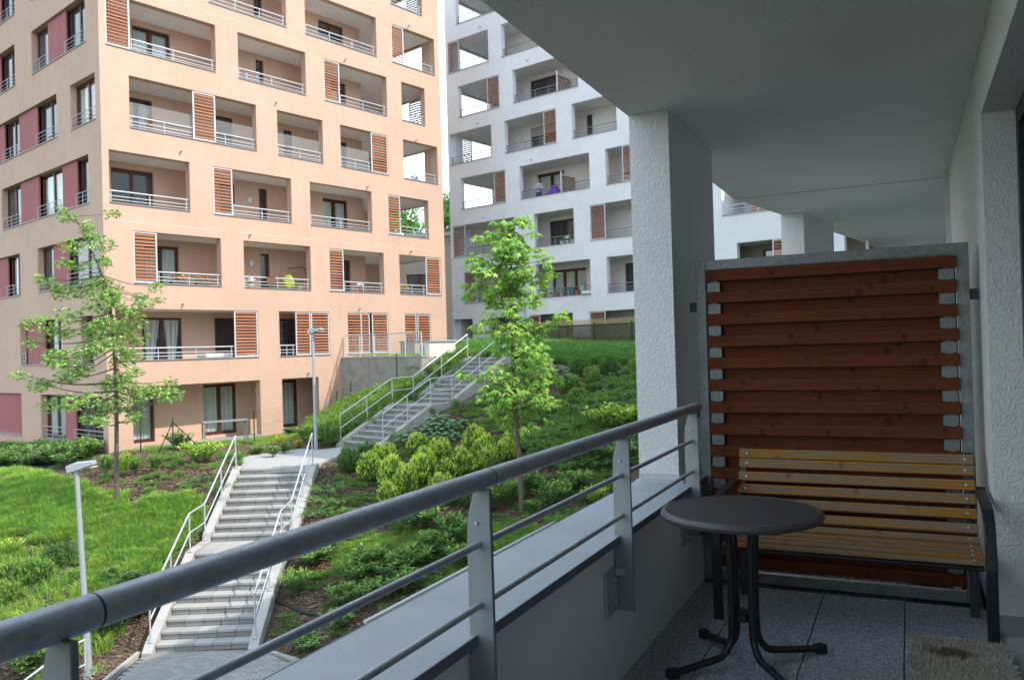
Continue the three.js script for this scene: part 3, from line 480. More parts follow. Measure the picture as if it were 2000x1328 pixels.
// --- white building; local x runs from its far left corner towards the right, z points out
const WHITE_AT = [-0.0715 * 50, 0, -50], WHITE_TURN = -38.5 * R;
{
  const b = thing('apartment_building', 'tall white apartment block in shade with staggered loggias, behind the young chestnut tree', 'building', WHITE_AT, WHITE_TURN);
  const Y = [1.45, 4.2, 7.05, 9.88, 12.68, 15.45, 18.28, 21.1, 23.95], H = (k) => (k ? Y[k] + 1.9 : 3.28), T = 0.33, X1 = 17.6, TOP = 27.2;
  const O = [[[0.08, 1.6], [2.86, 4.9], [5.87, 8.83], [9.9, 13]], [[0.98, 5.31], [6.4, 10.05], [11.09, 14.6]], [[0.17, 5.0], [6.4, 9.09], [10.12, 13.4]], [[0.94, 4.42], [5.45, 10.19], [11.2, 14.6]], [[0.14, 3.46], [4.46, 8.12], [9.15, 11.96], [13, 16.4]],
    [[0.94, 4.15], [5.15, 9.63], [10.7, 14.2]], [[0.16, 3.42], [4.41, 8.1], [9.2, 13.1]], [[0.93, 4.4], [5.4, 9.6], [10.6, 14]], [[0.16, 3.4], [4.4, 8.1], [9.2, 13]]];
  const holes = []; O.forEach((l, k) => l.forEach(([p, q]) => holes.push([p, q, Y[k], H(k)])));
  part(b, 'front_wall', [wallWithHoles(0, X1, 0, TOP, holes, T)], M.white);
  const zb = -1.68, XC = 3.5, W = [[1, 2.4, 3.8, 2], [1, 6.35, 8.7, 3], [1, 11.2, 12.2, 1], [2, 2.5, 3.9, 2], [2, 6.25, 8.0, 2], [3, 5.45, 7.4, 2], [4, 5.1, 7.1, 2], [4, 9.0, 9.4, 1], [5, 5.15, 7.2, 2], [6, 6.2, 6.6, 1], [0, 7.2, 8.6, 2], [0, 12, 12.9, 1], [3, 12.2, 13, 1], [7, 5.5, 7, 2]];
  const fl = (k) => Y[k] - 0.6, hole = ([k, p, q]) => [p, q, fl(k) + 0.1, Y[k] + 1.66], YC = 9.2;
  part(b, 'loggia_wall', [wallWithHoles(T, X1 - T, 0.5, YC, W.filter((w) => w[0] < 3).map(hole), 0.25).translate(0, 0, zb), wallWithHoles(XC, X1 - T, YC + 0.001, TOP - 0.4, W.filter((w) => w[0] > 2).map(hole), 0.25).translate(0, 0, zb),
    bc(XC, XC + 0.25, YC, TOP - 0.4, -1.94, -4.4), bc(0.01, XC + 0.2, YC, TOP - 0.4, -4.4, -4.7)], M.whiteInner);
  W.forEach(([k, p, q, n], i) => { const m = windowIn(b, p, q, fl(k) + 0.1, Y[k] + 1.66, zb - 0.1, n, i % 4 === 1 ? 1 : 0, i); if (i === 6 || i === 9) part(m, 'roller_blind', [bc(p + 0.02, q - 0.02, Y[k] + (i === 6 ? 1.15 : 0.6), Y[k] + 1.65, zb - 0.095, zb - 0.08)], M.galvLight); });
  // narrow doors on the side wall of the corner loggias
  for (const k of [3, 4, 5, 6]) { const m = windowIn(b, -2.9, -2.2, fl(k) + 0.1, Y[k] + 1.6, 0.02, 1, 0, k); m.rotation.y = -Math.PI / 2; m.position.set(XC - 0.045, 0, 0); }
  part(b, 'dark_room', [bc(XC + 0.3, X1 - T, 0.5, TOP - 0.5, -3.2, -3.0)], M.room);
  const slabs = []; for (let k = 0; k < Y.length - 1; k++) slabs.push(bc(XC + 0.26, X1 - T - 0.002, H(k), fl(k + 1), -T - 0.001, zb - 0.02), bc(0.22, XC + 0.255, H(k), fl(k + 1), -T - 0.001, -4.39));
  slabs.push(bc(T, X1 - T - 0.002, TOP - 0.9, TOP - 0.6, -T - 0.001, zb - 0.02), bc(0.05, X1 - 0.35, 0.9, 1.42, -4.3, -0.001));
  part(b, 'storey_slab', slabs, M.whiteInner);
  const endHoles = []; for (let k = 3; k < Y.length; k++) endHoles.push([-4.1, -0.97, Y[k] - 0.02, H(k)]);
  part(b, 'end_wall', [wallWithHoles(-14, -0.331, 0, TOP - 0.002, endHoles, T).rotateY(-Math.PI / 2).translate(0.002, 0, 0)], M.white);
  part(b, 'right_wall', [bc(X1 - T, X1 - 0.002, 0, TOP - 0.003, -14, -0.331)], M.white);
  part(b, 'roof', [bc(0.05, X1 - 0.05, TOP - 0.5, TOP - 0.25, -13.9, -T - 0.01)], M.greyWall);
  part(b, 'rear_wall', [bc(0.36, X1 - 0.4, 0, TOP - 0.6, -14, -13.7)], M.white);
  O.forEach((l, k) => k && l.forEach(([p, q]) => part(b, 'window_sill', [bc(p + 0.004, q - 0.004, Y[k] - 0.001, Y[k] + 0.03, -T - 0.02, 0.04)], M.sill)));
  const S = [[6, 0.16, 1.05], [5, 3.22, 4.14], [3, 3.54, 4.41], [2, 0.19, 1.16], [1, 1.0, 1.95], [4, 7.23, 8.11], [3, 12.2, 13.2], [2, 10.13, 11.07], [0, 5.88, 6.6], [0, 9.92, 10.9]];
  for (const [k, p, q] of S) louvre(b, p, q, Y[k] + 0.03, H(k) - 0.01, -0.03, M.slatWoodDark, { frame: M.frameWhite, tilt: -0.5 });
  for (const [k, x] of [[5, 8.2], [3, 8.28]]) { const m = louvre(b, 0, 1.35, fl(k) + 0.05, Y[k] + 1.05, 0, M.slatWoodDark, { tilt: 0.3 }); m.rotation.y = Math.PI / 2; m.position.set(x, 0, -0.14); part(m, 'screen_post', [bc(-0.06, 0.0, fl(k), Y[k] + 1.2, -0.05, 0.03)], M.frameWhite); }
  { const m = louvre(b, 0.9, 2.0, Y[4] + 0.05, H(4) - 0.02, 0, M.slatWoodDark, { tilt: 0.2 }); m.rotation.y = Math.PI / 2; m.position.set(0.2, 0, 0); }
  O.forEach((l, k) => k && l.forEach(([p, q]) => { let a = p, e = q; for (const s of S) if (s[0] === k && s[1] > p - 0.1 && s[2] < q + 0.1) { if (s[1] - p < 0.1) a = s[2]; else if (q - s[2] < 0.1) e = s[1]; } lowRailing(b, a, e, Y[k] + 0.03, -0.12, M.railGrey); }));
  for (const [x, y] of [[2.87, 20.47], [6.29, 17.66], [2.48, 14.84], [6.38, 12.02], [2.71, 9.19], [7.63, 6.37]]) spout(b, x, y, M.galvLight);
  for (const [x, k] of [[4.15, 6], [4.35, 5], [4.35, 4], [5.2, 2], [5.2, 1]]) wallLamp(b, x, Y[k] + 1.25, zb);
  part(b, 'downpipe', [rod(V(5.62, 0.5, 0.08), V(5.62, 6.4, 0.08), 0.06), rb(0.24, 0.3, 0.2, 0.02, 5.62, 6.5, 0.1)], M.galvLight);
  part(b, 'passage_wall', [bc(0.1, 5.4, 0, 3.27, -1.5, -1.67)], M.greyWall);
  // lower wing with a roof terrace, to the right
  const wh = [[18.3, 22.4, 4.2, 6.1], [23.2, 26, 4.2, 6.1], [19.5, 22, 1.4, 3.28]];
  part(b, 'wing_wall', [wallWithHoles(17.602, 32, 0, 7.45, wh, T), bc(31.6, 32, 0, 7.4, -10, -T)], M.white);
  part(b, 'wing_roof', [bc(17.61, 31.9, 6.1, 6.62, -9.9, -T - 0.001)], M.whiteInner);
  part(b, 'loggia_wall', [wallWithHoles(17.61, 31, 0.5, 6.09, [[18.9, 22.1, 3.7, 5.85]], 0.25).translate(0, 0, zb)], M.greyWall);
  windowIn(b, 18.9, 22.1, 3.7, 5.85, zb - 0.1, 3, 0, 5);
  louvre(b, 20.0, 20.75, 4.23, 6.09, -0.03, M.slatWood);
  part(b, 'window_sill', [bc(18.3, 22.4, 4.199, 4.23, -T - 0.02, 0.04)], M.sill); part(b, 'window_sill', [bc(17.605, 32, 7.452, 7.5, -T - 0.04, 0.05)], M.sill);
  lowRailing(b, 17.7, 27, 7.5, -0.15, M.rail);
  part(b, 'terrace_storey', [bc(17.62, 18.6, 6.63, 10.4, -6, -2.6), bc(17.61, 19.2, 9.4, 9.8, -2.599, -0.8)], M.white);
  part(b, 'terrace_door', [bc(18.62, 18.85, 6.63, 9.39, -2.7, -1.1), bc(17.62, 18.8, 9.0, 9.39, -1.2, -1.0)], M.slatWood[0]);
}
// --- grey building standing between and behind the two blocks
{
  const b = thing('apartment_building', 'distant taupe-grey building seen through the gap between the orange and white blocks', 'building', [-7, 0, -66], -8 * R);
  const wins = [[2.6, 4.2, 8.2, 10.2], [2.6, 4.2, 4.2, 6.4], [-1.4, 0.6, 5.8, 7.6], [-5.5, -3.4, 5.2, 7.2], [-5.4, -3.6, 1.6, 3.6], [-1, 0.9, 1.6, 3.6]];
  part(b, 'wall', [wallWithHoles(-14, 8, -1, 10.6, wins, 0.4), bc(-14, 8, -1, 10.5, -8, -8.3), bc(-14, -13.6, -1, 10.5, -8, -0.4), bc(7.6, 8, -1, 10.5, -8, -0.4)], M.greyWall);
  const rf = part(b, 'roof', [bc(-14.2, 8.2, 10.6, 10.85, -8.4, 0.15)], M.sill);
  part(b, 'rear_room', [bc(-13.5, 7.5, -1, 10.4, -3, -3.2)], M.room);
  for (const [p, q, c, d] of wins) { windowIn(b, p, q, c, d, -0.2, 2, 0); lowRailing(b, p, q, c, -0.08, M.railGrey); }
}
// ---------------------------------------------------------------- retaining wall, guard rail, low wall and vent box beside the orange building (its own axes)
const OR = (x, y, z) => V(x, y, z).applyAxisAngle(V(0, 1, 0), ORANGE_TURN).add(V(...ORANGE_AT));
{
  const t = thing('retaining_wall', 'grey concrete retaining wall at the foot of the orange building', 'retaining wall', OR(10.5, 0, 0).toArray(), ORANGE_TURN);
  part(t, 'wall', [bc(0, 0.3, -3, 1.2, 0.003, 5.3), bc(0.3, 0.9, -3, 1.2, 5.0, 5.3)], M.concrete);
  part(t, 'formwork_joint', [bc(-0.004, 0.002, -0.42, -0.4, 0.02, 5.29), bc(-0.004, 0.002, -2.9, 1.19, 1.9, 1.915), bc(-0.004, 0.002, -2.9, 1.19, 3.7, 3.715)], M.joint);
  part(t, 'coping', [bc(-0.03, 0.33, 1.2, 1.27, 0.003, 5.34)], M.kerb);
  structure('terrace_ground', [bc(0.31, 7.2, -2, 1.16, 0.02, 4.99)], std(C(0.055, 0.09, 0.02), 1)); const g = scene.children.at(-1); g.position.copy(t.position); g.rotation.y = ORANGE_TURN;
  const r = thing('guard_rail', 'steel guard rail of thin vertical bars on top of the retaining wall', 'guard rail', OR(10.65, 1.27, 0).toArray(), ORANGE_TURN);
  part(r, 'top_rail', [rod(V(0, 0.98, 0.1), V(0, 0.98, 5.2), 0.022), rod(V(0, 0.12, 0.1), V(0, 0.12, 5.2), 0.014)], M.rail);
  for (let i = 0; i < 6; i++) part(r, 'post', [rod(V(0, 0, 0.12 + i * 1.01), V(0, 0.97, 0.12 + i * 1.01), 0.026)], M.frameWhite);
  for (let i = 0; i < 48; i++) if (i % 10) part(r, 'bar', [rod(V(0, 0.12, 0.12 + i * 0.101), V(0, 0.97, 0.12 + i * 0.101), 0.007, 0.007, 5)], M.rail);
  const w = thing('low_wall', 'sunlit cream garden wall with grey metal coping near the top of the steps', 'wall', OR(10.95, 0, 5.15).toArray(), ORANGE_TURN);
  part(w, 'wall', [bc(0.05, 1.6, -1.5, 1.82, -0.13, 0.13)], std(C(0.74, 0.68, 0.58), 0.9, { map: mottle }));
  part(w, 'coping', [bc(0, 1.66, 1.82, 1.9, -0.19, 0.19)], M.galvLight);
  const v = thing('vent_housing', 'grey rendered box with two ventilation grilles behind the guard rail', 'vent box', OR(14, 1.1, 1.6).toArray(), ORANGE_TURN);
  part(v, 'box', [bc(-0.9, 2.6, 0, 0.78, -0.5, 0.5)], std(C(0.36, 0.33, 0.30), 0.9, { map: mottle })); part(v, 'lid', [bc(-0.95, 2.65, 0.78, 0.84, -0.55, 0.55)], M.sill);
  for (const x of [-0.55, 0.95]) { const gr = part(v, 'grille', [bc(x, x + 1.15, 0.12, 0.62, 0.5, 0.53)], M.railGrey); for (let i = 0; i < 9; i++) part(gr, 'slat', [bx(0.035, 0.46, 0.03, x + 0.1 + i * 0.12, 0.37, 0.54)], M.galvLight); }
}
// ---------------------------------------------------------------- street lamps
function streetLamp(x, d, h, label, turn, lean = 0) {
  const t = thing('street_lamp', label, 'street lamp', [x, groundAt(x, d) - 0.03, -d], turn); t.rotation.z = lean;
  part(t, 'pole', [rod(V(0, 0, 0), V(0, h * 0.42, 0), 0.07, 0.058, 14), rod(V(0, h * 0.42, 0), V(0, h - 0.04, 0), 0.057, 0.045, 14), rod(V(0, 0, 0), V(0, 0.06, 0), 0.14, 0.13, 14), rod(V(0, h - 0.16, 0), V(0, h - 0.02, 0), 0.055, 0.055, 12)], M.galvLight);
  const s = new THREE.Shape([[-0.1, -0.075], [-0.1, 0.045], [0.06, 0.085], [0.4, 0.06], [0.42, 0.01], [0.12, -0.05]].map(([a, b]) => new THREE.Vector2(a, b)));
  const hd = part(t, 'lamp_head', [new THREE.ExtrudeGeometry(s, { depth: 0.2, bevelEnabled: true, bevelSize: 0.012, bevelThickness: 0.012, bevelSegments: 2 }).translate(-0.06, 0, -0.1).rotateZ(0.1).translate(0, h + 0.02, 0)], M.galvLight);
  part(hd, 'lamp_lens', [bx(0.26, 0.012, 0.16, 0.26, h + 0.0, 0).rotateZ(0)], M.lampGlass);
  part(hd, 'end_cap', [bx(0.02, 0.1, 0.19, -0.178, h - 0.015, 0)], M.darkMetal);
}
streetLamp(-8.9, 16.9, 4.28, 'street lamp on a tall galvanised pole at the left, beside the lower steps', 8 * R, 0.035);
streetLamp(-7.05, 29.0, 4.3, 'street lamp on a galvanised pole in front of the orange building, by the landing', -12 * R);
// ---------------------------------------------------------------- the balcony that the photograph is taken from; local x = to the right, -z = along the balcony
const BAL = -25.8 * R, bend = 11 * R;
const BP = (u, h, v) => V(v, h, -u).applyAxisAngle(V(0, 1, 0), BAL);
const CEIL = 2.93, WALL = 0.37, OUT = -1.54, PAR = -1.515, INN = -1.2, UB = 8.4;
{
  const b = thing('apartment_building', 'grey rendered apartment building of the balcony in the foreground, with its pillars and ceiling', 'building', [0, 0, 0], BAL);
  const bent = (geo) => geo.rotateY(-bend).translate(OUT, 0, -UB); // axes of the far wing, turned further right
  const poly = (pts, y0, y1) => new THREE.ExtrudeGeometry(new THREE.Shape(pts.map(([u, v]) => new THREE.Vector2(v, u))), { depth: y1 - y0, bevelEnabled: false }).rotateX(-Math.PI / 2).translate(0, y0, 0);
  const c = Math.cos(bend), s = Math.sin(bend), F = (uu, vv) => [UB + uu * c - vv * s, OUT + uu * s + vv * c];
  part(b, 'ceiling_slab', [poly([[-3, OUT], [UB, OUT], F(46, 0), F(46, 9), [-3, 9]], CEIL, CEIL + 0.3)], M.ownCeil);
  part(b, 'floor_slab', [poly([[-3, PAR + 0.01], [UB, OUT + 0.01], F(46, 0.01), F(46, 8.9), [-3, 8.9]], -0.35, -0.03)], M.ownCeil);
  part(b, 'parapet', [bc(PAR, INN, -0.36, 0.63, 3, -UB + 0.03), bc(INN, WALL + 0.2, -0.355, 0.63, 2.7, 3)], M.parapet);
  part(b, 'parapet', [bent(bc(0.0, 0.34, -0.355, 0.63, -0.05, -46))], M.own);
  const cop = part(b, 'coping', [bc(PAR - 0.02, INN + 0.03, 0.631, 0.655, 3, -4.93), bc(INN - 0.07, INN + 0.03, 0.631, 0.655, -4.93, -UB), bc(INN + 0.031, WALL + 0.2, 0.631, 0.655, 2.66, 3.03)], M.coping);
  part(cop, 'coping_edge', [bc(INN + 0.03, INN + 0.034, 0.622, 0.656, 2.65, -UB), bc(PAR - 0.024, PAR - 0.02, 0.62, 0.656, 3, -UB)], M.copingEdge);
  part(cop, 'flashing', [bc(PAR - 0.015, -1.275, 0.656, 0.69, -4.925, -4.947), bc(PAR - 0.02, -1.24, 0.655, 0.661, -4.86, -4.925)], M.galvLight);
  part(b, 'coping', [bent(bc(-0.03, 0.37, 0.631, 0.656, -0.1, -46))], M.coping);
  part(b, 'pillar', [bc(OUT + 0.005, -1.285, 0.64, CEIL - 0.001, -4.95, -6.2)], M.own);
  part(b, 'pillar', [bent(bc(0.005, 0.26, 0.64, CEIL - 0.001, -1.41, -2.6))], M.own);
  part(b, 'pillar', [bent(bc(0.005, 0.26, 0.64, CEIL - 0.001, -7.4, -8.6))], M.own);
  const DH = 2.62, DU = 4.8; // door opening in the right wall
  part(b, 'wall', [bc(WALL, WALL + 0.3, -0.03, CEIL - 0.001, -DU, -UB - 0.4), bc(WALL, WALL + 0.3, DH, CEIL - 0.001, -DU + 0.001, 1.4), bc(WALL, WALL + 0.3, -0.03, CEIL - 0.001, 1.4, 3), bent(bc(1.9, 2.2, -0.03, CEIL - 0.001, 0, -46)), bc(WALL + 0.301, 8.9, -0.03, CEIL - 0.001, 2.7, 3)], M.own);
  part(b, 'baseboard', [bc(WALL - 0.012, WALL, -0.02, 0.075, -DU + 0.0, -UB), bc(WALL - 0.012, WALL + 0.14, -0.02, 0.075, -DU + 0.012, -DU)], M.sill);
  const door = part(b, 'balcony_door', [bc(WALL + 0.15, WALL + 0.22, 0.05, DH - 0.002, -DU + 0.002, -DU + 0.09), bc(WALL + 0.15, WALL + 0.22, DH - 0.09, DH - 0.002, -DU + 0.09, 1.39), bc(WALL + 0.15, WALL + 0.22, 0, 0.1, -DU + 0.09, 1.39), bc(WALL + 0.15, WALL + 0.22, 0.1, DH - 0.09, -2.9, -2.76), bc(WALL + 0.15, WALL + 0.22, 0.1, DH - 0.09, -0.9, -0.76), bc(WALL + 0.15, WALL + 0.22, 0.1, DH - 0.09, 1.3, 1.39)], M.darkMetal);
  for (const [p, q] of [[-4.71, -2.9], [-2.76, -0.9], [-0.76, 1.3]]) part(door, 'pane', [bc(WALL + 0.18, WALL + 0.185, 0.1, DH - 0.09, p, q)], M.pane);
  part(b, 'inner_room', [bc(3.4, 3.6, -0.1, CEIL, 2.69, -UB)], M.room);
  // storeys above and below, seen only from outside
  part(b, 'upper_storeys', [bc(OUT, 9, CEIL + 0.31, 6.0, 3, -UB - 0.2), bent(bc(0.01, 9, CEIL + 0.31, 9.0, -0.05, -16.6)), bent(bc(0.012, 9, CEIL + 0.31, 20.5, -16.6, -46))], M.own);
  part(b, 'lower_storeys', [bc(INN, 8.9, -6, -0.36, 3, -UB - 0.2), bent(bc(0.34, 8.9, -6, -0.36, 0, -46))], M.own);
  // floor tiles
  const tg = [merged([rb(0.425, 0.03, 1.295, 0.003, 0, 0, 0, 1)]), merged([rb(0.425, 0.03, 1.295, 0.003, 0, 0, 0, 1)])], p1 = tg[1].attributes.uv;
  for (let i = 0; i < p1.count; i++) p1.setXY(i, p1.getX(i) + 0.37, p1.getY(i) + 0.51);
  const e = merged([rb(0.425, 0.03, 0.295, 0.003, 0, 0, 0, 1)]);
  for (let i = 0; i < 4; i++) { const v = -0.92 - 0.214 + i * 0.43 + 0.0; for (let j = -1; j < 4; j++) part(b, 'floor_tile', tg[(i + j + 8) % 2], M.tile, { pos: [v + 0.001, -0.015, -(3.82 + 0.65) + j * 1.3] }); part(b, 'floor_tile', e, M.tile, { pos: [v, -0.015, -5.27] }); for (let j = 0; j < 2; j++) part(b, 'floor_tile', tg[j], M.tile, { pos: [v, -0.015, -6.07 - j * 1.3] }); }
  part(b, 'expansion_joint', [bx(1.9, 0.003, 0.006, OUT + 0.95, CEIL - 0.0018, -UB - 0.02).rotateY(0)], M.copingEdge);
  part(b, 'floor_bed', [bc(INN, WALL, -0.03, -0.012, 2.69, -UB)], M.joint);
}
{ // steel railing of the balcony
  const t = thing('balcony_railing', 'dark grey galvanised balcony railing with a round handrail, in the foreground', 'railing', [0, 0, 0], BAL), x = -1.155;
  const hr = part(t, 'handrail', [rod(V(x, 1.108, 1.6), V(x, 1.108, -4.93), 0.0285, 0.0285, 28), new THREE.SphereGeometry(0.0285, 20, 10).scale(1, 1, 0.5).translate(x, 1.108, -4.93)], M.galv);
  for (const z of [-0.86, -2.2]) part(hr, 'joint_sleeve', [rod(V(x, 1.108, z), V(x, 1.108, z - 0.004), 0.0289, 0.0289, 28)], M.darkMetal);
  for (const y of [0.922, 0.745]) for (const [p, q] of [[1.6, -0.79], [-0.81, -2.12], [-2.14, -3.45], [-3.47, -4.75]]) part(t, 'rail_bar', [rod(V(x, y, p), V(x, y, q), 0.0105, 0.0105, 16)], M.galv);
  const s = new THREE.Shape([[-0.04, 0.33], [0.04, 0.33], [0.036, 1.085], [-0.012, 1.085], [-0.036, 1.0], [-0.04, 0.93]].map(([a, c]) => new THREE.Vector2(a, c)));
  const pg = merged([new THREE.ExtrudeGeometry(s, { depth: 0.012, bevelEnabled: true, bevelSize: 0.0015, bevelThickness: 0.0015, bevelSegments: 1 }).translate(x + 0.003, 0, -0.006)]);
  const bolt = (X, y, z) => [rod(V(X - 0.004, y, z), V(X + 0.003, y, z), 0.014, 0.014, 14), rod(V(X, y, z), V(X + 0.012, y, z), 0.009, 0.009, 6)];
  for (const u of [-0.52, 0.8, 2.13, 3.46, 4.76]) {
    const p = part(t, 'post', pg, M.galvPost, { pos: [0, 0, -u] });
    part(p, 'bolt', [rod(V(x - 0.004, 0.985, 0.004), V(x - 0.004, 0.985, 0.014), 0.008, 0.006, 10)], M.galv);
    const bp = part(t, 'base_plate', [rb(0.01, 0.185, 0.17, 0.003, INN + 0.008, 0.425, -u + 0.06)], M.galv);
    part(bp, 'bolt', bolt(INN + 0.016, 0.47, -u + 0.05), M.galvLight); part(bp, 'bolt', bolt(INN + 0.016, 0.375, -u + 0.05), M.galvLight);
    part(bp, 'gusset', [bx(0.045, 0.03, 0.012, INN + 0.03, 0.5, -u + 0.012)], M.galv);
  }
}
function woodBar(w, h, d, r, seed) { // slat along x with the grain along it
  const g = new RoundedBoxGeometry(w, h, d, 2, r), p = g.attributes.position, n = g.attributes.normal, uv = new Float32Array(p.count * 2), q = rng(seed), o = q() * 3, k = q();
  for (let i = 0; i < p.count; i++) { uv[2 * i] = p.getX(i) + o; uv[2 * i + 1] = (Math.abs(n.getY(i)) > 0.7 ? p.getZ(i) : p.getY(i)) * 0.75 + k * 0.0 + 0.05; }
  g.setAttribute('uv', new THREE.BufferAttribute(uv, 2)); return g;
}
{ // timber privacy screen at the end of the balcony
  const t = thing('privacy_screen', 'reddish-brown slatted timber privacy screen in a galvanised steel frame behind the bench', 'screen', [0, 0, 0], BAL);
  const L = -1.2, Rr = 0.318, Tp = 2.01, Bt = 0.005, z = -5.21, r = rng(17);
  part(t, 'frame', [rb(0.062, Tp - Bt, 0.05, 0.004, L + 0.031, (Tp + Bt) / 2, z), rb(0.062, Tp - Bt, 0.05, 0.004, Rr - 0.031, (Tp + Bt) / 2, z), rb(Rr - L - 0.124, 0.062, 0.05, 0.004, (L + Rr) / 2, Tp - 0.031, z), rb(Rr - L - 0.124, 0.062, 0.05, 0.004, (L + Rr) / 2, Bt + 0.031, z)], M.galvDark);
  for (const [x, y] of [[L - 0.022, 1.72], [L - 0.022, 0.62], [Rr + 0.022, 1.72], [Rr + 0.022, 0.62], [L - 0.022, 1.05]]) part(t, 'wall_bracket', [bx(0.044, 0.06, 0.03, x, y, z)], M.darkMetal);
  part(t, 'slat_carrier', [bc(L + 0.09, L + 0.13, 0.08, 1.93, z - 0.003, z + 0.02), bc(Rr - 0.13, Rr - 0.09, 0.08, 1.93, z - 0.003, z + 0.02)], M.galvLight);
  const fg = [1, 2, 3, 4].map((k) => woodBar(1.39, 0.068, 0.026, 0.004, k)), bg = [5, 6, 7].map((k) => woodBar(1.388, 0.09, 0.022, 0.004, k));
  for (let i = 0; i < 14; i++) {
    const y = 1.908 - i * 0.1365;
    part(t, 'slat', fg[i % 4], M.screenWood[i % 3], { pos: [(L + Rr) / 2, y, z + 0.04], rot: [0.02 * (r() - 0.5), 0, 0.004 * (r() - 0.5)] });
    if (i < 13) part(t, 'back_slat', bg[i % 3], M.screenWood[(i + 1) % 3], { pos: [(L + Rr) / 2, y - 0.07, z - 0.016], rot: [0, 0, 0.003 * (r() - 0.5)] });
    if (i < 13) for (const x of [L + 0.112, Rr - 0.112]) part(t, 'bracket', [rb(0.078, 0.062, 0.006, 0.002, x, y - 0.069, z + 0.025), rod(V(x, y - 0.069, z + 0.027), V(x, y - 0.069, z + 0.033), 0.007, 0.007, 8)], M.galvDark);
  }
}
{ // slatted louvre at the neighbour's bay
  const t = thing('louvre_screen', 'neighbouring timber louvre with a pale steel frame glimpsed above the privacy screen', 'screen', BP(UB, 0, OUT).toArray(), BAL - bend);
  const m = louvre(t, 0, 1.3, 0.66, 2.9, 0, M.slatWood, { n: 16 }); m.rotation.y = Math.PI / 2; m.position.set(0.2, 0, -4.6);
}
{ // bench
  const t = thing('bench', 'weathered slatted wooden bench with black steel legs in front of the screen', 'bench', BP(4.75, 0, -0.32).toArray(), BAL), W = 1.25, c = (u) => -(u - 4.75);
  const prof = [[5.10, 0.814, 1.35], [5.09, 0.757, 1.35], [5.06, 0.682, 1.3], [5.03, 0.612, 1.25], [4.985, 0.541, 1.1], [4.925, 0.474, 0.85], [4.845, 0.428, 0.4], [4.765, 0.41, 0.1], [4.685, 0.404, 0.03], [4.605, 0.401, 0], [4.53, 0.394, -0.15]];
  const gs = [1, 2, 3, 4, 5].map((k) => woodBar(W, 0.056, 0.024, 0.006, k + 30)), cap = merged([rod(V(0, 0, 0.01), V(0, 0, 0.0155), 0.0085, 0.007, 12)]);
  prof.forEach(([u, h, a], i) => { const s = part(t, 'slat', gs[i % 5], M.benchWood[[0, 1, 2, 1, 2, 0, 2, 0, 1, 2, 0][i]], { pos: [0, h, c(u)], rot: [a - Math.PI / 2, 0, 0] }); for (const x of [-W / 2 + 0.045, W / 2 - 0.045]) part(s, 'bolt', cap, M.galvLight, { pos: [x, 0, 0] }); });
  const flat = (pts, w, th, X) => { const l = []; for (let i = 0; i + 1 < pts.length; i++) { const a = V(X, pts[i][1], c(pts[i][0])), b = V(X, pts[i + 1][1], c(pts[i + 1][0])), d = b.clone().sub(a), g = rb(w, d.length() + th * 0.6, th, 0.006); g.applyQuaternion(new THREE.Quaternion().setFromUnitVectors(V(0, 1, 0), d.clone().normalize())); l.push(g.translate((a.x + b.x) / 2, (a.y + b.y) / 2, (a.z + b.z) / 2)); } return l; };
  const arc = [[4.47, 0], [4.46, 0.38], [4.47, 0.5], [4.51, 0.59], [4.58, 0.635], [4.68, 0.65], [5.03, 0.655]];
  for (const X of [-W / 2 - 0.02, W / 2 + 0.02]) {
    part(t, 'front_leg', flat(arc, 0.05, 0.03, X), M.darkMetal);
    part(t, 'rear_leg', flat([[4.97, 0], [5.02, 0.45], [5.075, 0.65], [5.125, 0.84]], 0.042, 0.03, X * 0.93), M.darkMetal);
    part(t, 'seat_bearer', flat([[4.47, 0.375], [4.85, 0.385], [4.95, 0.46], [5.05, 0.6], [5.12, 0.82]], 0.03, 0.014, X * 0.93), M.darkMetal);
  }
  part(t, 'cross_bar', [rod(V(-W / 2, 0.35, c(4.6)), V(W / 2, 0.35, c(4.6)), 0.012), rod(V(-W / 2, 0.35, c(4.95)), V(W / 2, 0.35, c(4.95)), 0.012)], M.darkMetal);
}
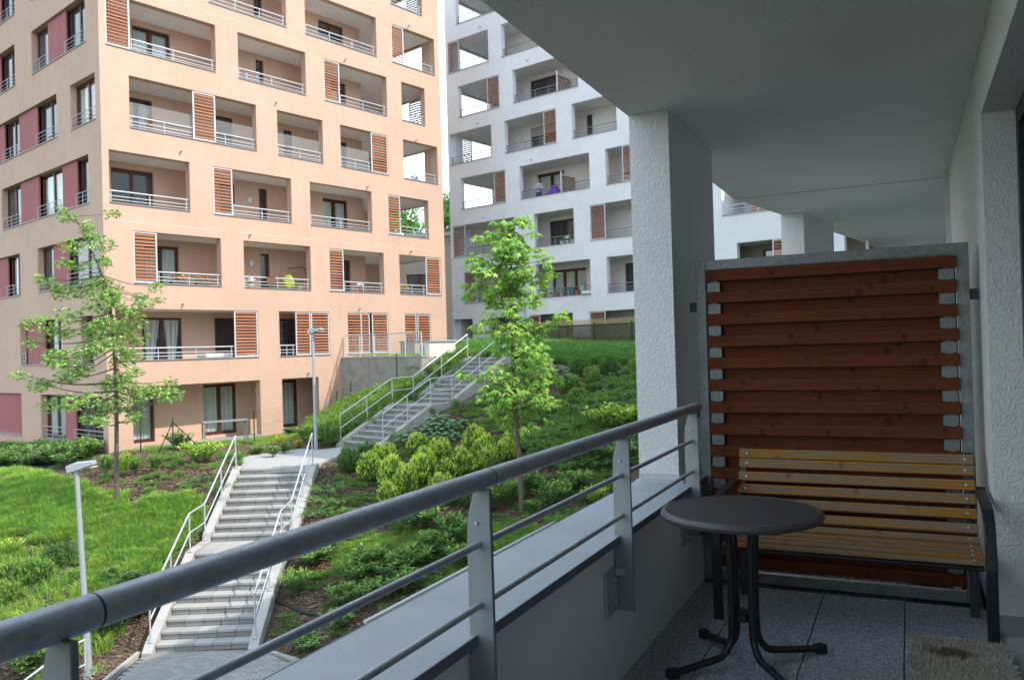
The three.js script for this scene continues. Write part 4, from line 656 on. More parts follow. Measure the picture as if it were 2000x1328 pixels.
{ // round table
  const at = BP(3.87, 0, -0.72), t = thing('bistro_table', 'round dark brown bistro table on four curved tubular legs beside the parapet', 'table', at.toArray(), BAL), r = 0.36, h = 0.72;
  const lathe = (pts) => new THREE.LatheGeometry(pts.map(([a, b]) => new THREE.Vector2(a, b)), 72);
  part(t, 'table_top', [lathe([[0, h - 0.002], [r - 0.022, h - 0.002], [r - 0.021, h - 0.02], [0, h - 0.02]])], M.tableTop);
  part(t, 'rim', [lathe([[r - 0.022, h - 0.003], [r - 0.018, h + 0.001], [r - 0.006, h - 0.001], [r + 0.004, h - 0.01], [r + 0.006, h - 0.022], [r - 0.001, h - 0.036], [r - 0.015, h - 0.041], [r - 0.03, h - 0.036], [r - 0.024, h - 0.02]])], M.tableRim);
  const feet = [[3.6, -0.99], [4.15, -0.42], [4.15, -0.97], [3.64, -0.5]];
  feet.forEach(([u, v]) => {
    const dx = v + 0.72, dz = -(u - 3.87), l = Math.hypot(dx, dz), ux = dx / l, uz = dz / l, P = (q, y) => V(ux * q, y, uz * q);
    const leg = part(t, 'leg', [new THREE.TubeGeometry(new THREE.CatmullRomCurve3([P(0.20, h - 0.045), P(0.13, h - 0.05), P(0.085, h - 0.085), P(0.07, h - 0.16), P(0.065, 0.4), P(0.065, 0.2), P(0.075, 0.12), P(0.12, 0.062), P(0.2, 0.045), P(l - 0.02, 0.024)], false, 'catmullrom', 0.4), 60, 0.0165, 12)], M.tableLeg);
    part(leg, 'foot_cap', [rb(0.055, 0.042, 0.045, 0.008).rotateY(Math.atan2(-uz, ux)).translate(ux * l, 0.022, uz * l)], M.black);
  });
  part(t, 'leg_joint', [rod(V(-0.055, 0.23, 0), V(0.055, 0.23, 0), 0.018), rod(V(0, 0.23, -0.055), V(0, 0.23, 0.055), 0.018), rod(V(0, 0.205, 0), V(0, 0.255, 0), 0.03)], M.tableLeg);
  part(t, 'support', [bx(0.5, 0.03, 0.035, 0, h - 0.055, 0).rotateY(0.75), bx(0.5, 0.03, 0.035, 0, h - 0.056, 0).rotateY(-0.75), rb(0.06, 0.045, 0.05, 0.006, 0.17, h - 0.07, -0.17), rb(0.06, 0.045, 0.05, 0.006, -0.17, h - 0.07, 0.17)], M.black);
}
{ // shaggy rug at the bottom right corner
  const t = thing('shaggy_rug', 'shaggy beige rug with a brown patch lying on the floor tiles at lower right', 'rug', BP(3.95, 0, 0.17).toArray(), BAL);
  part(t, 'backing', [rb(0.39, 0.012, 1.0, 0.004, 0, 0.008, 0)], std(C(0.25, 0.215, 0.16), 1));
  const blade = new THREE.BufferGeometry(); const w = 0.0022;
  blade.setAttribute('position', new THREE.BufferAttribute(new Float32Array([-w, 0, 0, w, 0, 0, w, 0.016, 0.004, -w, 0, 0, w, 0.016, 0.004, -w, 0.016, 0.004, -w, 0.016, 0.004, w, 0.016, 0.004, 0, 0.027, 0.013]), 3)); blade.computeVertexNormals();
  const N = 60000, im = new THREE.InstancedMesh(blade, std(0xffffff, 1, { side: THREE.DoubleSide }), N), r = rng(5), m = new THREE.Object3D(), col = new THREE.Color();
  im.name = 'pile'; im.userData.kind = 'stuff'; im.castShadow = im.receiveShadow = true;
  for (let i = 0; i < N; i++) {
    const x = (r() - 0.5) * 0.40, z = (r() - 0.5) * 1.02; m.position.set(x, 0.012, z); m.rotation.set((r() - 0.5) * 1.2, r() * 6.3, (r() - 0.5) * 1.2, 'YXZ'); m.scale.setScalar(0.8 + 0.7 * r()); m.updateMatrix(); im.setMatrixAt(i, m.matrix);
    const q = Math.exp(-(((x + 0.03) / 0.10) ** 2 + ((z + 0.30) / 0.07) ** 2)), k = 0.75 + 0.5 * r(); const f = q > 0.25 + 0.4 * r() ? 0.35 : 1;
    im.setColorAt(i, col.setRGB(0.50 * k * f, 0.45 * k * f * (f < 1 ? 0.85 : 1), 0.365 * k * f * (f < 1 ? 0.75 : 1)));
  }
  t.add(im);
}
{ // irrigation hose on the mulch
  const t = thing('irrigation_hose', 'black irrigation hose lying across the mulch right of the lower steps', 'hose', [-5.2, groundAt(-5.2, 19), -19]);
  const q = [[-5.75, 19.3], [-5.5, 19.15], [-5.2, 19], [-4.9, 18.85], [-4.6, 18.75], [-4.3, 18.5]].map(([x, d]) => V(x + 5.2, groundAt(x, d) - groundAt(-5.2, 19) + 0.05, -d + 19)); part(t, 'hose', [new THREE.TubeGeometry(new THREE.CatmullRomCurve3(q), 30, 0.035, 8)], M.black);
}
{ // low fence with a flat steel top rail below the parapet
  const a = V(-2.62, -3.25, -14.1), q = V(2.9, -3.25, -25.5), t = thing('garden_fence', 'low garden fence with a flat grey top rail below the balcony parapet', 'fence', [a.x - 0.05, -3.14, a.z], BAL), l = 13;
  part(t, 'top_rail', [bc(-0.04, 0.04, -0.02, 0.015, 0, -l)], M.galvLight);
  for (let i = 0; i <= 6; i++) part(t, 'post', [rod(V(0, -1.6, -0.05 - i * 2.15), V(0, -0.02, -0.05 - i * 2.15), 0.025)], M.rail);
  const bars = []; for (let i = 0; i < 120; i++) bars.push(rod(V(0, -1.3, -0.1 - i * 0.107), V(0, -0.02, -0.1 - i * 0.107), 0.006, 0.006, 5)); part(t, 'thin_bars', bars, M.railGrey, { stuff: true });
}
// ---------------------------------------------------------------- foliage builders
class Leaves { // collects small faces with a colour each
  constructor(seed) { this.p = []; this.c = []; this.r = rng(seed); this.t = [V(), V(), V(), V()]; }
  tri(a, b, c, col) { this.p.push(a.x, a.y, a.z, b.x, b.y, b.z, c.x, c.y, c.z); for (let i = 0; i < 3; i++) this.c.push(col[0], col[1], col[2]); }
  basis(dir, up) { const s = V().crossVectors(dir, up); if (s.lengthSq() < 1e-6) s.set(1, 0, 0); s.normalize(); return [s, V().crossVectors(s, dir).normalize()]; }
  blade(P, dir, up, len, wid, fold, col) { // folded lance leaf, 4 faces
    const [s, n] = this.basis(dir, up), m = P.clone().addScaledVector(dir, len * 0.45), tip = P.clone().addScaledVector(dir, len).addScaledVector(n, -len * 0.14);
    const a = m.clone().addScaledVector(s, wid / 2).addScaledVector(n, wid * fold), b = m.clone().addScaledVector(s, -wid / 2).addScaledVector(n, wid * fold);
    this.tri(P, a, m, col); this.tri(P, m, b, col); this.tri(a, tip, m, col); this.tri(m, tip, b, col);
  }
  quad(P, dir, up, len, wid, col) { const [s] = this.basis(dir, up), m = P.clone().addScaledVector(dir, len * 0.5), tip = P.clone().addScaledVector(dir, len), a = m.clone().addScaledVector(s, wid / 2), b = m.clone().addScaledVector(s, -wid / 2); this.tri(P, a, tip, col); this.tri(P, tip, b, col); }
  maple(P, dir, up, size, col) { // five-lobed leaf
    const [s, n] = this.basis(dir, up), pt = (a, q, dz) => P.clone().addScaledVector(dir, size * (0.18 + Math.cos(a) * q)).addScaledVector(s, size * Math.sin(a) * q).addScaledVector(n, dz * size);
    const lobes = [[-2.0, 0.42], [-1.05, 0.62], [0, 0.8], [1.05, 0.62], [2.0, 0.42]], rim = [];
    lobes.forEach(([a, q], i) => { rim.push(pt(a - 0.27, q * 0.52, 0.0)); rim.push(pt(a, q, -0.16 * Math.abs(i - 2) - 0.08)); rim.push(pt(a + 0.27, q * 0.52, 0.0)); });
    for (let i = 0; i + 1 < rim.length; i++) this.tri(P, rim[i], rim[i + 1], col);
  }
  geo() { const g = new THREE.BufferGeometry(); g.setAttribute('position', new THREE.BufferAttribute(new Float32Array(this.p), 3)); g.setAttribute('color', new THREE.BufferAttribute(new Float32Array(this.c), 3)); g.computeVertexNormals(); return g; }
}
const ball = (r) => { let v; do v = V(r() * 2 - 1, r() * 2 - 1, r() * 2 - 1); while (v.lengthSq() > 1 || v.lengthSq() < 1e-4); return v; };
const FRESH = 2.1; // May foliage, young and pale
const tint = (c, r, a = 0.3) => { const k = FRESH * (1 - a / 2 + a * r()), h = 1 + 0.16 * (r() - 0.5); return [c[0] * k * h, c[1] * k, c[2] * k]; };
function taper(pts, r0, r1, rad = 8) { // tapering limb along smooth curve
  const c = new THREE.CatmullRomCurve3(pts), n = Math.max(6, pts.length * 4), g = new THREE.TubeGeometry(c, n, 1, rad), p = g.attributes.position, q = V();
  for (let i = 0; i <= n; i++) { c.getPointAt(i / n, q); const k = r0 + (r1 - r0) * (i / n); for (let j = 0; j <= rad; j++) { const t = i * (rad + 1) + j; p.setXYZ(t, q.x + (p.getX(t) - q.x) * k, q.y + (p.getY(t) - q.y) * k, q.z + (p.getZ(t) - q.z) * k); } }
  g.computeVertexNormals(); return g;
}
const UP = V(0, 1, 0);
// dense upright evergreen, unit size 1 x 1 x 1, standing on y = 0
function boxwood(seed, old, young, amount) {
  const L = new Leaves(seed), r = L.r, lobes = [];
  for (let i = 0; i < 7; i++) { const a = i * 2.4 + r(), q = i ? 0.16 + 0.14 * r() : 0.03; lobes.push([Math.cos(a) * q, Math.sin(a) * q, 0.17 + 0.06 * r(), (0.72 + 0.3 * r()) * (1 - 0.55 * q)]); }
  lobes.forEach(([cx, cz, rad, top]) => {
    for (let i = 0; i < 105; i++) { // twigs, each with small leaves along it
      const v = ball(r).normalize(); if (v.y < -0.8) continue;
      const sh = 1 - 0.35 * Math.max(0, v.y), base = V(cx + v.x * rad * sh, top * 0.5 + v.y * top * 0.43, cz + v.z * rad * sh), dir = v.clone().multiplyScalar(0.42).add(V(0, 1.0, 0)).add(ball(r).multiplyScalar(0.28)).normalize();
      const len = 0.12 + 0.13 * r(), fresh = r() < amount;
      for (let k = 0; k < 9; k++) { const P = base.clone().addScaledVector(dir, len * (k / 8 - 0.45)), d = ball(r).normalize().multiplyScalar(0.75).addScaledVector(dir, 0.8).normalize(); L.quad(P, d, ball(r), 0.05 + 0.02 * r(), 0.028, tint(fresh && k > 3 ? young : old, r, 0.5)); }
    }
  });
  for (let i = 0; i < 600; i++) { const v = ball(r), P = V(v.x * 0.32, 0.36 + v.y * 0.32, v.z * 0.32); L.quad(P, ball(r).normalize(), ball(r), 0.08, 0.06, tint(old, r, 0.3)); }
  return L.geo();
}
function leafyShrub(seed, col, young, leafLen, n, spread) {
  const L = new Leaves(seed), r = L.r, stems = [];
  const S = 26;
  for (let i = 0; i < S; i++) {
    const a = r() * 6.283, q = Math.sqrt(r()), tip = V(Math.cos(a) * 0.46 * q * spread, 0.55 + 0.42 * (1 - q * 0.6) * (0.6 + 0.5 * r()), Math.sin(a) * 0.46 * q * spread), mid = V(tip.x * 0.45, tip.y * 0.55, tip.z * 0.45);
    const c = new THREE.QuadraticBezierCurve3(V(tip.x * 0.15, 0, tip.z * 0.15), mid, tip); if (i % 3 === 0) stems.push(new THREE.TubeGeometry(c, 5, 0.008, 4));
    for (let k = 0; k < n; k++) { const t = 0.3 + 0.7 * r(), P = c.getPoint(t), d = c.getTangent(t).multiplyScalar(0.35).add(ball(r).setY(r() * 0.7 - 0.15)).normalize(); P.add(ball(r).multiplyScalar(0.05)); L.blade(P, d, UP, leafLen * (0.7 + 0.6 * r()), leafLen * 0.38, 0.12, tint(t > 0.8 && r() < 0.7 ? young : col, r, 0.45)); }
  }
  return [L.geo(), stems];
}
function juniper(seed) {
  const L = new Leaves(seed), r = L.r;
  for (let i = 0; i < 40; i++) { const a = r() * 6.283, len = 0.3 + 0.28 * r(), d = V(Math.cos(a), 0.35 + 0.5 * r(), Math.sin(a)).normalize(), P = V(Math.cos(a) * 0.08, 0.05 + 0.1 * r(), Math.sin(a) * 0.08);
    for (let k = 0; k < 22; k++) { const t = k / 22, q = P.clone().addScaledVector(d, len * t).add(V(0, -0.25 * len * t * t, 0)), e = ball(r).multiplyScalar(0.8).addScaledVector(d, 0.7).normalize(); L.quad(q, e, ball(r), 0.10, 0.018, tint(t > 0.7 ? [0.09, 0.165, 0.04] : [0.055, 0.115, 0.034], r, 0.4)); } }
  return L.geo();
}
function hosta(seed, c0) {
  const L = new Leaves(seed), r = L.r;
  for (let i = 0; i < 24; i++) { const a = i * 2.4 + r() * 0.5, q = 0.12 + 0.3 * Math.sqrt(i / 24), P = V(Math.cos(a) * q * 0.6, 0.35 + 0.35 * (1 - i / 24) + 0.1 * r(), Math.sin(a) * q * 0.6), d = V(Math.cos(a), 0.05 - 0.35 * (i / 24), Math.sin(a)).normalize(); L.blade(P, d, UP, 0.3 + 0.1 * r(), 0.22, 0.14, tint(c0, r, 0.4)); }
  return L.geo();
}
function grassClump(seed, n, c0, c1) {
  const L = new Leaves(seed), r = L.r;
  for (let i = 0; i < n; i++) { const a = r() * 6.283, q = r() * 0.2, lean = 0.15 + 0.55 * r(), d = V(Math.cos(a) * lean, 1, Math.sin(a) * lean).normalize(); const P = V(Math.cos(a) * q, 0, Math.sin(a) * q), m = P.clone().addScaledVector(d, 0.55), tip = m.clone().add(V(Math.cos(a) * lean * 0.55, 0.28 - 0.3 * lean, Math.sin(a) * lean * 0.55)), s = V(-Math.sin(a), 0, Math.cos(a)).multiplyScalar(0.014), col = tint(r() < 0.5 ? c0 : c1, r, 0.3); L.tri(P.clone().add(s), P.clone().sub(s), m.clone().add(s), col); L.tri(P.clone().sub(s), m.clone().sub(s), m.clone().add(s), col); L.tri(m.clone().add(s), m.clone().sub(s), tip, col); }
  return L.geo();
}
function scatter(name, label, category, geo, mat, spots, colour, seed) { // uncountable growth as one object
  const im = new THREE.InstancedMesh(geo, mat, spots.length), o = new THREE.Object3D(), c = new THREE.Color(), r = rng(seed);
  im.name = numbered(name); im.castShadow = im.receiveShadow = true; im.userData.kind = 'stuff'; tag(im, label, category);
  spots.forEach(([x, y, z, s, sy = s], i) => { o.position.set(x, y, z); o.rotation.set((r() - 0.5) * 0.3, r() * 6.283, (r() - 0.5) * 0.3); o.scale.set(s, sy, s); o.updateMatrix(); im.setMatrixAt(i, o.matrix); im.setColorAt(i, colour(c, r, x, -z)); });
  scene.add(im); return im;
}
function fill(poly, n, seed, fn) { const r = rng(seed), xs = poly.map((p) => p[0]), ds = poly.map((p) => p[1]), x0 = Math.min(...xs), x1 = Math.max(...xs), d0 = Math.min(...ds), d1 = Math.max(...ds), out = []; for (let t = 0; t < n; t++) { const x = x0 + (x1 - x0) * r(), d = d0 + (d1 - d0) * r(), e = (N1(x * 0.09, d * 0.09, 32) - 0.5) * 1.2; if (inside(poly, x + e, d - e) && !onStairs(LOW, x, d, 0.3) && !onStairs(UPP, x, d, 0.3) && !inside(P_LANDING, x, d)) out.push(fn(x, d, r)); } return out; }
const blocked = (x, d) => onStairs(LOW, x, d, 0.28) || onStairs(UPP, x, d, 0.28) || inside(P_LANDING, x, d) || inside(P_PATH, x, d);

// ---------------------------------------------------------------- lawns, mulch, ground cover
{
  const tuft = grassClump(3, 11, [0.62, 0.62, 0.62], [0.53, 0.56, 0.5]);
  const gm = new THREE.MeshPhysicalMaterial({ vertexColors: true, roughness: 1, transmission: 0.35, thickness: 0, side: THREE.DoubleSide });
  const green = (c, r, x, d) => { const k = 0.65 + 0.55 * r(), n = N2(x * 0.13, d * 0.13, 32); return c.setRGB((0.15 + 0.15 * n) * k, (0.345 + 0.07 * n) * k, 0.03 * k); };
  const put = (h0, h1) => (x, d, r) => [x, groundAt(x, d) - 0.02, -d, (h0 + (h1 - h0) * r()) * 1.15, h0 + (h1 - h0) * r() * (0.5 + N1(x * 0.2, d * 0.2, 32))];
  scatter('lawn_grass', 'long bright green grass on the sunny slope left of the lower steps', 'grass', tuft, gm, fill(P_LAWN, 95000, 21, put(0.2, 0.48)), green, 1);
  scatter('lawn_grass', 'short grass strip between the planting and the orange building', 'grass', tuft, gm, fill(P_LAWN_HOUSE, 12000, 22, put(0.12, 0.22)), green, 2);
  scatter('lawn_grass', 'tall dark green grass on the bank below the white building', 'grass', tuft, gm, fill(P_LAWN_TOP, 45000, 23, put(0.3, 0.55)), (c, r) => { const k = 0.7 + 0.5 * r(); return c.setRGB(0.13 * k, 0.28 * k, 0.04 * k); }, 3);
  scatter('lawn_grass', 'sparse tall grass among the mulch and shrubs at the lower left', 'grass', tuft, gm, fill([[-14, 22], [-9.3, 19.6], [-8.7, 17.5], [-9.5, 16.2], [-11, 17.2], [-15, 19]], 2600, 26, put(0.2, 0.5)), green, 12);
  scatter('lawn_grass', 'small grass patch in the planting on the right of the lower steps', 'grass', tuft, gm, fill(P_LAWN_PATCH, 8000, 24, put(0.12, 0.24)), green, 4);
  const terr = []; { const r = rng(25); for (let i = 0; i < 2600; i++) { const p = OR(10.9 + 6.2 * r(), 1.15, 0.1 + 4.7 * r()); terr.push([p.x, p.y, p.z, 0.2 + 0.1 * r()]); } }
  scatter('lawn_grass', 'grass on the small terrace behind the guard rail', 'grass', tuft, gm, terr, green, 5);
  // bark mulch chips
  const r = rng(41), spots = [], zone = [[-14.5, 30], [-14.5, 24], [-16, 22.5], [-16, 17], [-9.5, 15.6], [-9, 15.5], [-7, 15], [0, 15.5], [2.5, 19], [3, 26], [4.5, 31.5], [0.5, 33], [-2.4, 30], [-4.6, 28], [-5.6, 27.5], [-6.3, 30.5], [-8.5, 31.8], [-10.4, 30.6]];
  for (let i = 0; i < 90000; i++) { const x = -16 + 21 * r(), d = 15 + 17 * r(); if (!inside(zone, x, d) || blocked(x, d) || inside(P_LAWN, x, d)) continue; spots.push([x, groundAt(x, d) + 0.012 + 0.02 * r(), -d, 0.6 + 0.9 * r()]); }
  scatter('bark_mulch', 'brown bark mulch covering the planting beds', 'mulch', bx(0.085, 0.012, 0.026), M.chip, spots, (c, q) => { const k = 0.5 + 0.9 * q(); return q() < 0.08 ? c.setRGB(0.30, 0.25, 0.19) : c.setRGB(0.16 * k, 0.103 * k, 0.067 * k); }, 6);
  // spreading ground cover
  const jg = [juniper(61), juniper(62)], one = (c, q) => { const k = 0.7 + 0.6 * q(); return c.setRGB(k, k, k * 0.95); };
  const low = (x, d, q) => [x, groundAt(x, d) - 0.02, -d, 0.75 + 0.55 * q(), 0.7 + 0.5 * q()];
  scatter('ground_cover', 'dense dark green juniper covering the shaded slope beside the pillar', 'ground cover', jg[0], M.leaf, fill(P_JUN_RIGHT, 900, 31, low), one, 7);
  scatter('ground_cover', 'low green planting at the foot of the balcony building, right of the chestnut', 'ground cover', jg[0], M.leaf, fill([[2.4, 16], [7, 14], [13, 20], [14, 31], [6.4, 31], [5.2, 24.5], [2.8, 22]], 900, 35, low), one, 13);
  const lush = (c, q) => { const k = 0.9 + 0.8 * q(); return c.setRGB(k * 0.85, k * 0.8, k * 0.55); };
  scatter('ground_cover', 'lush green ground cover on the bank left of the upper steps', 'ground cover', jg[1], M.leaf, fill(P_JUN_LEFT, 1150, 32, (x, d, q) => [x, groundAt(x, d) - 0.02, -d, 0.8 + 0.6 * q(), 1 + 0.7 * q()]), lush, 8);
  scatter('ground_cover', 'mixed low green planting along the shaded left face of the orange building', 'ground cover', leafyShrub(33, [0.055, 0.11, 0.025], [0.09, 0.17, 0.03], 0.2, 16, 1.3)[0], M.leaf, fill(P_COVER_FAR, 700, 34, (x, d, q) => [x, groundAt(x, d), -d, 0.7 + 0.5 * q(), 0.4 + 0.35 * q()]), (c, q) => { const k = 0.45 + 0.45 * q(); return c.setRGB(k, k, k); }, 9);
  const strew = []; { const q = rng(77); for (let i = 0; i < 3000; i++) { const x = -5.4 + 9 * q(), d = 18 + 12 * q(); if (!inside(zone, x, d) || blocked(x, d) || N1(x * 0.1 + 0.3, d * 0.1, 32) < 0.5) continue; strew.push([x, groundAt(x, d), -d, 0.25 + 0.3 * q(), 0.2 + 0.25 * q()]); } }
  { const q = rng(78); for (let i = 0; i < 170; i++) { const x = -14 + 5.3 * q(), d = 23.6 + 4.5 * q(); if (blocked(x, d) || inside(P_LAWN, x, d) || N1(x * 0.1 + 0.3, d * 0.1, 32) < 0.42) continue; strew.push([x, groundAt(x, d), -d, 0.25 + 0.3 * q(), 0.25 + 0.35 * q()]); } }
  scatter('ground_cover', 'scattered low seedlings between the shrubs on the mulch', 'ground cover', jg[1], M.leaf, strew, lush, 10);
}
// ---------------------------------------------------------------- shrubs: x, distance, width, height, kind
const BOX = [[-5.12,24.9,0.96,0.93,"d"],[-4.67,25.9,0.97,0.81,"d"],[-4.06,25.5,0.96,0.88,"y"],[-4.29,24.3,0.94,0.97,"y"],[-3.62,23.85,0.95,1.13,"y"],[-3.16,23.45,0.76,1.14,"y"],[-3.18,26.65,0.8,0.77,"y"],[-2.74,24.75,0.9,0.93,"y"],[-2.34,25.5,0.89,0.96,"y"],[-2.8,24.1,0.93,1.05,"y"],[-2.01,24.4,0.79,0.7,"y"],[-1.58,24.7,0.86,0.93,"y"],[-1.25,26.25,0.92,0.98,"y"],[-0.86,24.95,0.81,0.86,"y"],[-0.99,25.8,0.81,0.81,"y"],[-0.31,25.35,0.76,0.87,"y"],[-0.05,25.95,0.81,0.89,"y"],[-1.31,22.9,0.8,0.89,"d"],[-2.1,23.35,0.82,0.88,"y"],[-1.72,23.05,0.72,0.79,"d"],[-0.61,24.35,0.76,0.76,"d"],[-3.62,23.1,0.78,0.72,"y"],[2.62,31.5,0.94,0.87,"d"],[3.69,31.4,1.06,0.9,"d"],[2.95,30.4,0.76,0.84,"y"],[2.06,30.0,0.86,0.86,"y"],[2.22,28.85,0.83,0.76,"y"],[1.19,28.1,0.7,0.74,"d"],[1.61,27.9,0.7,0.73,"y"],[0.79,27.95,0.7,0.8,"y"],[4.52,30.8,0.65,0.89,"y"],[-11.61,20.75,0.88,0.73,"d"],[-11.77,20.05,0.8,0.8,"y"],[-12.35,20.1,0.73,0.68,"y"],[-12.04,19.3,0.68,0.68,"y"],[-12.78,19.95,0.7,0.7,"y"]];
const LEAFY = [[-2.59,21.75,1.5,0.82,"l"],[-5.28,19.4,0.7,0.75,"l"],[-5.12,20.4,1.07,0.59,"l"],[-4.82,20.75,0.78,0.65,"l"],[-3.93,19.6,0.91,0.78,"l"],[-3.65,20.1,1.01,0.8,"l"],[-4.1,18.95,0.95,0.59,"l"],[-3.73,19.0,0.95,0.65,"l"],[-4.1,18.2,0.8,0.52,"l"],[-3.05,19.65,1.13,0.79,"l"],[-2.51,20.0,1.0,0.82,"l"],[-2.07,20.45,1.07,0.82,"l"],[-1.68,21.05,1.11,0.84,"l"],[-1.35,20.0,1.0,0.62,"l"],[-3.25,19.0,0.95,0.65,"l"],[-2.56,19.2,0.96,0.66,"l"],[-4.58,17.6,0.88,0.44,"l"],[1.01,22.45,1.18,0.87,"l"],[0.45,23.25,0.87,0.73,"l"],[1.64,23.15,1.16,0.72,"l"],[2.13,22.35,0.78,0.61,"g"],[-0.73,22.5,0.84,0.77,"l"],[-0.28,22.7,0.85,0.91,"l"],[0.55,22.1,0.69,0.55,"l"],[3.04,26.35,1.91,0.99,"g"],[3.66,26.65,1.17,0.83,"g"],[2.05,24.75,1.39,0.77,"l"],[3.1,24.5,1.38,0.69,"l"],[-10.01,26.2,1.38,0.82,"g"],[-12.19,25.45,0.48,0.95,"g"],[-11.89,25.55,0.48,0.64,"l"],[-11.25,25.55,0.54,0.7,"l"],[-13.0,25.95,0.65,0.75,"l"],[-14.69,27.95,1.22,0.91,"l"],[-17.65,31.2,1.56,0.78,"l"],[-17.88,30.25,1.7,0.76,"l"],[-19.75,31.9,1.79,0.88,"l"],[-15.05,27.5,1.03,0.62,"l"],[-23.11,37.55,1.41,0.47,"l"],[-12.04,29.4,1.1,0.74,"l"],[-8.75,27.95,0.59,0.38,"l"],[-8.04,27.15,0.58,0.44,"l"],[-7.91,28.15,0.53,0.46,"l"],[-8.7,30.45,0.46,0.46,"y2"],[-7.91,29.9,0.45,0.37,"y2"],[-6.71,29.35,0.92,1.1,"l"],[-7.98,31.2,0.78,0.7,"l"],[-9.12,33.55,0.84,0.38,"l"],[-9.91,16.6,1.25,0.93,"l"],[-10.75,17.3,0.97,0.76,"l"],[-9.14,18.55,1.16,0.7,"k"],[-8.8,18.95,0.95,0.59,"k"],[-9.56,18.45,0.81,0.69,"k"],[-9.19,19.55,0.86,0.61,"k"],[-9.89,20.0,0.62,0.45,"l"],[-13.08,21.25,0.53,0.58,"g"]];
const JUN = [[-8.55,23.7,1.04,0.59],[-9.56,24.0,0.75,0.39],[-8.82,25.85,0.81,0.81],[-9.31,24.35,0.91,0.37],[-5.43,23.6,1.33,0.59],[-5.18,23.1,1.59,0.58],[-4.39,22.75,1.28,0.43],[-5.5,22.6,1.13,0.57]];
const HOSTA = [[-3.57,27.8,1.04,0.52],[-3.09,28.2,1.06,0.56],[-2.46,28.1,1.05,0.53],[-3.17,27.25,0.85,0.48],[-2.71,28.9,1.08,0.54],[-1.94,28.25,0.88,0.46],[-4.04,28.65,0.72,0.47],[-2.75,27.4,0.86,0.48],[1.64,31.7,1.19,0.52],[1.13,31.35,0.98,0.43],[1.89,31.0,0.97,0.43],[-2.14,27.25,0.78,0.44]];
const CLUMP = [[-2.16,30.3,0.57,0.49],[-1.6,29.85,0.63,0.45],[-1.16,30.05,0.68,0.49],[-0.83,30.6,0.76,0.57],[-3.09,30.1,0.75,0.41]];
const ORD = ['first', 'second', 'third', 'fourth', 'fifth', 'sixth', 'seventh', 'eighth', 'ninth'];
function rowPlaces(items, rows) { // items: [key, x, d] -> key: 'third from left in the front row'
  const out = {}, s = [...items].sort((a, b) => a[2] - b[2]), n = Math.ceil(s.length / rows);
  for (let q = 0; q < rows; q++) { const row = s.slice(q * n, q * n + n).sort((a, b) => a[1] / a[2] - b[1] / b[2]); row.forEach(([k], i) => (out[k] = (i === 0 ? 'leftmost' : i === row.length - 1 && row.length > 2 ? 'rightmost' : ORD[i] + ' from left') + (rows > 1 ? ' in the ' + (q === 0 ? 'front' : q === rows - 1 ? 'back' : 'middle') + ' row' : ''))); }
  return out;
}
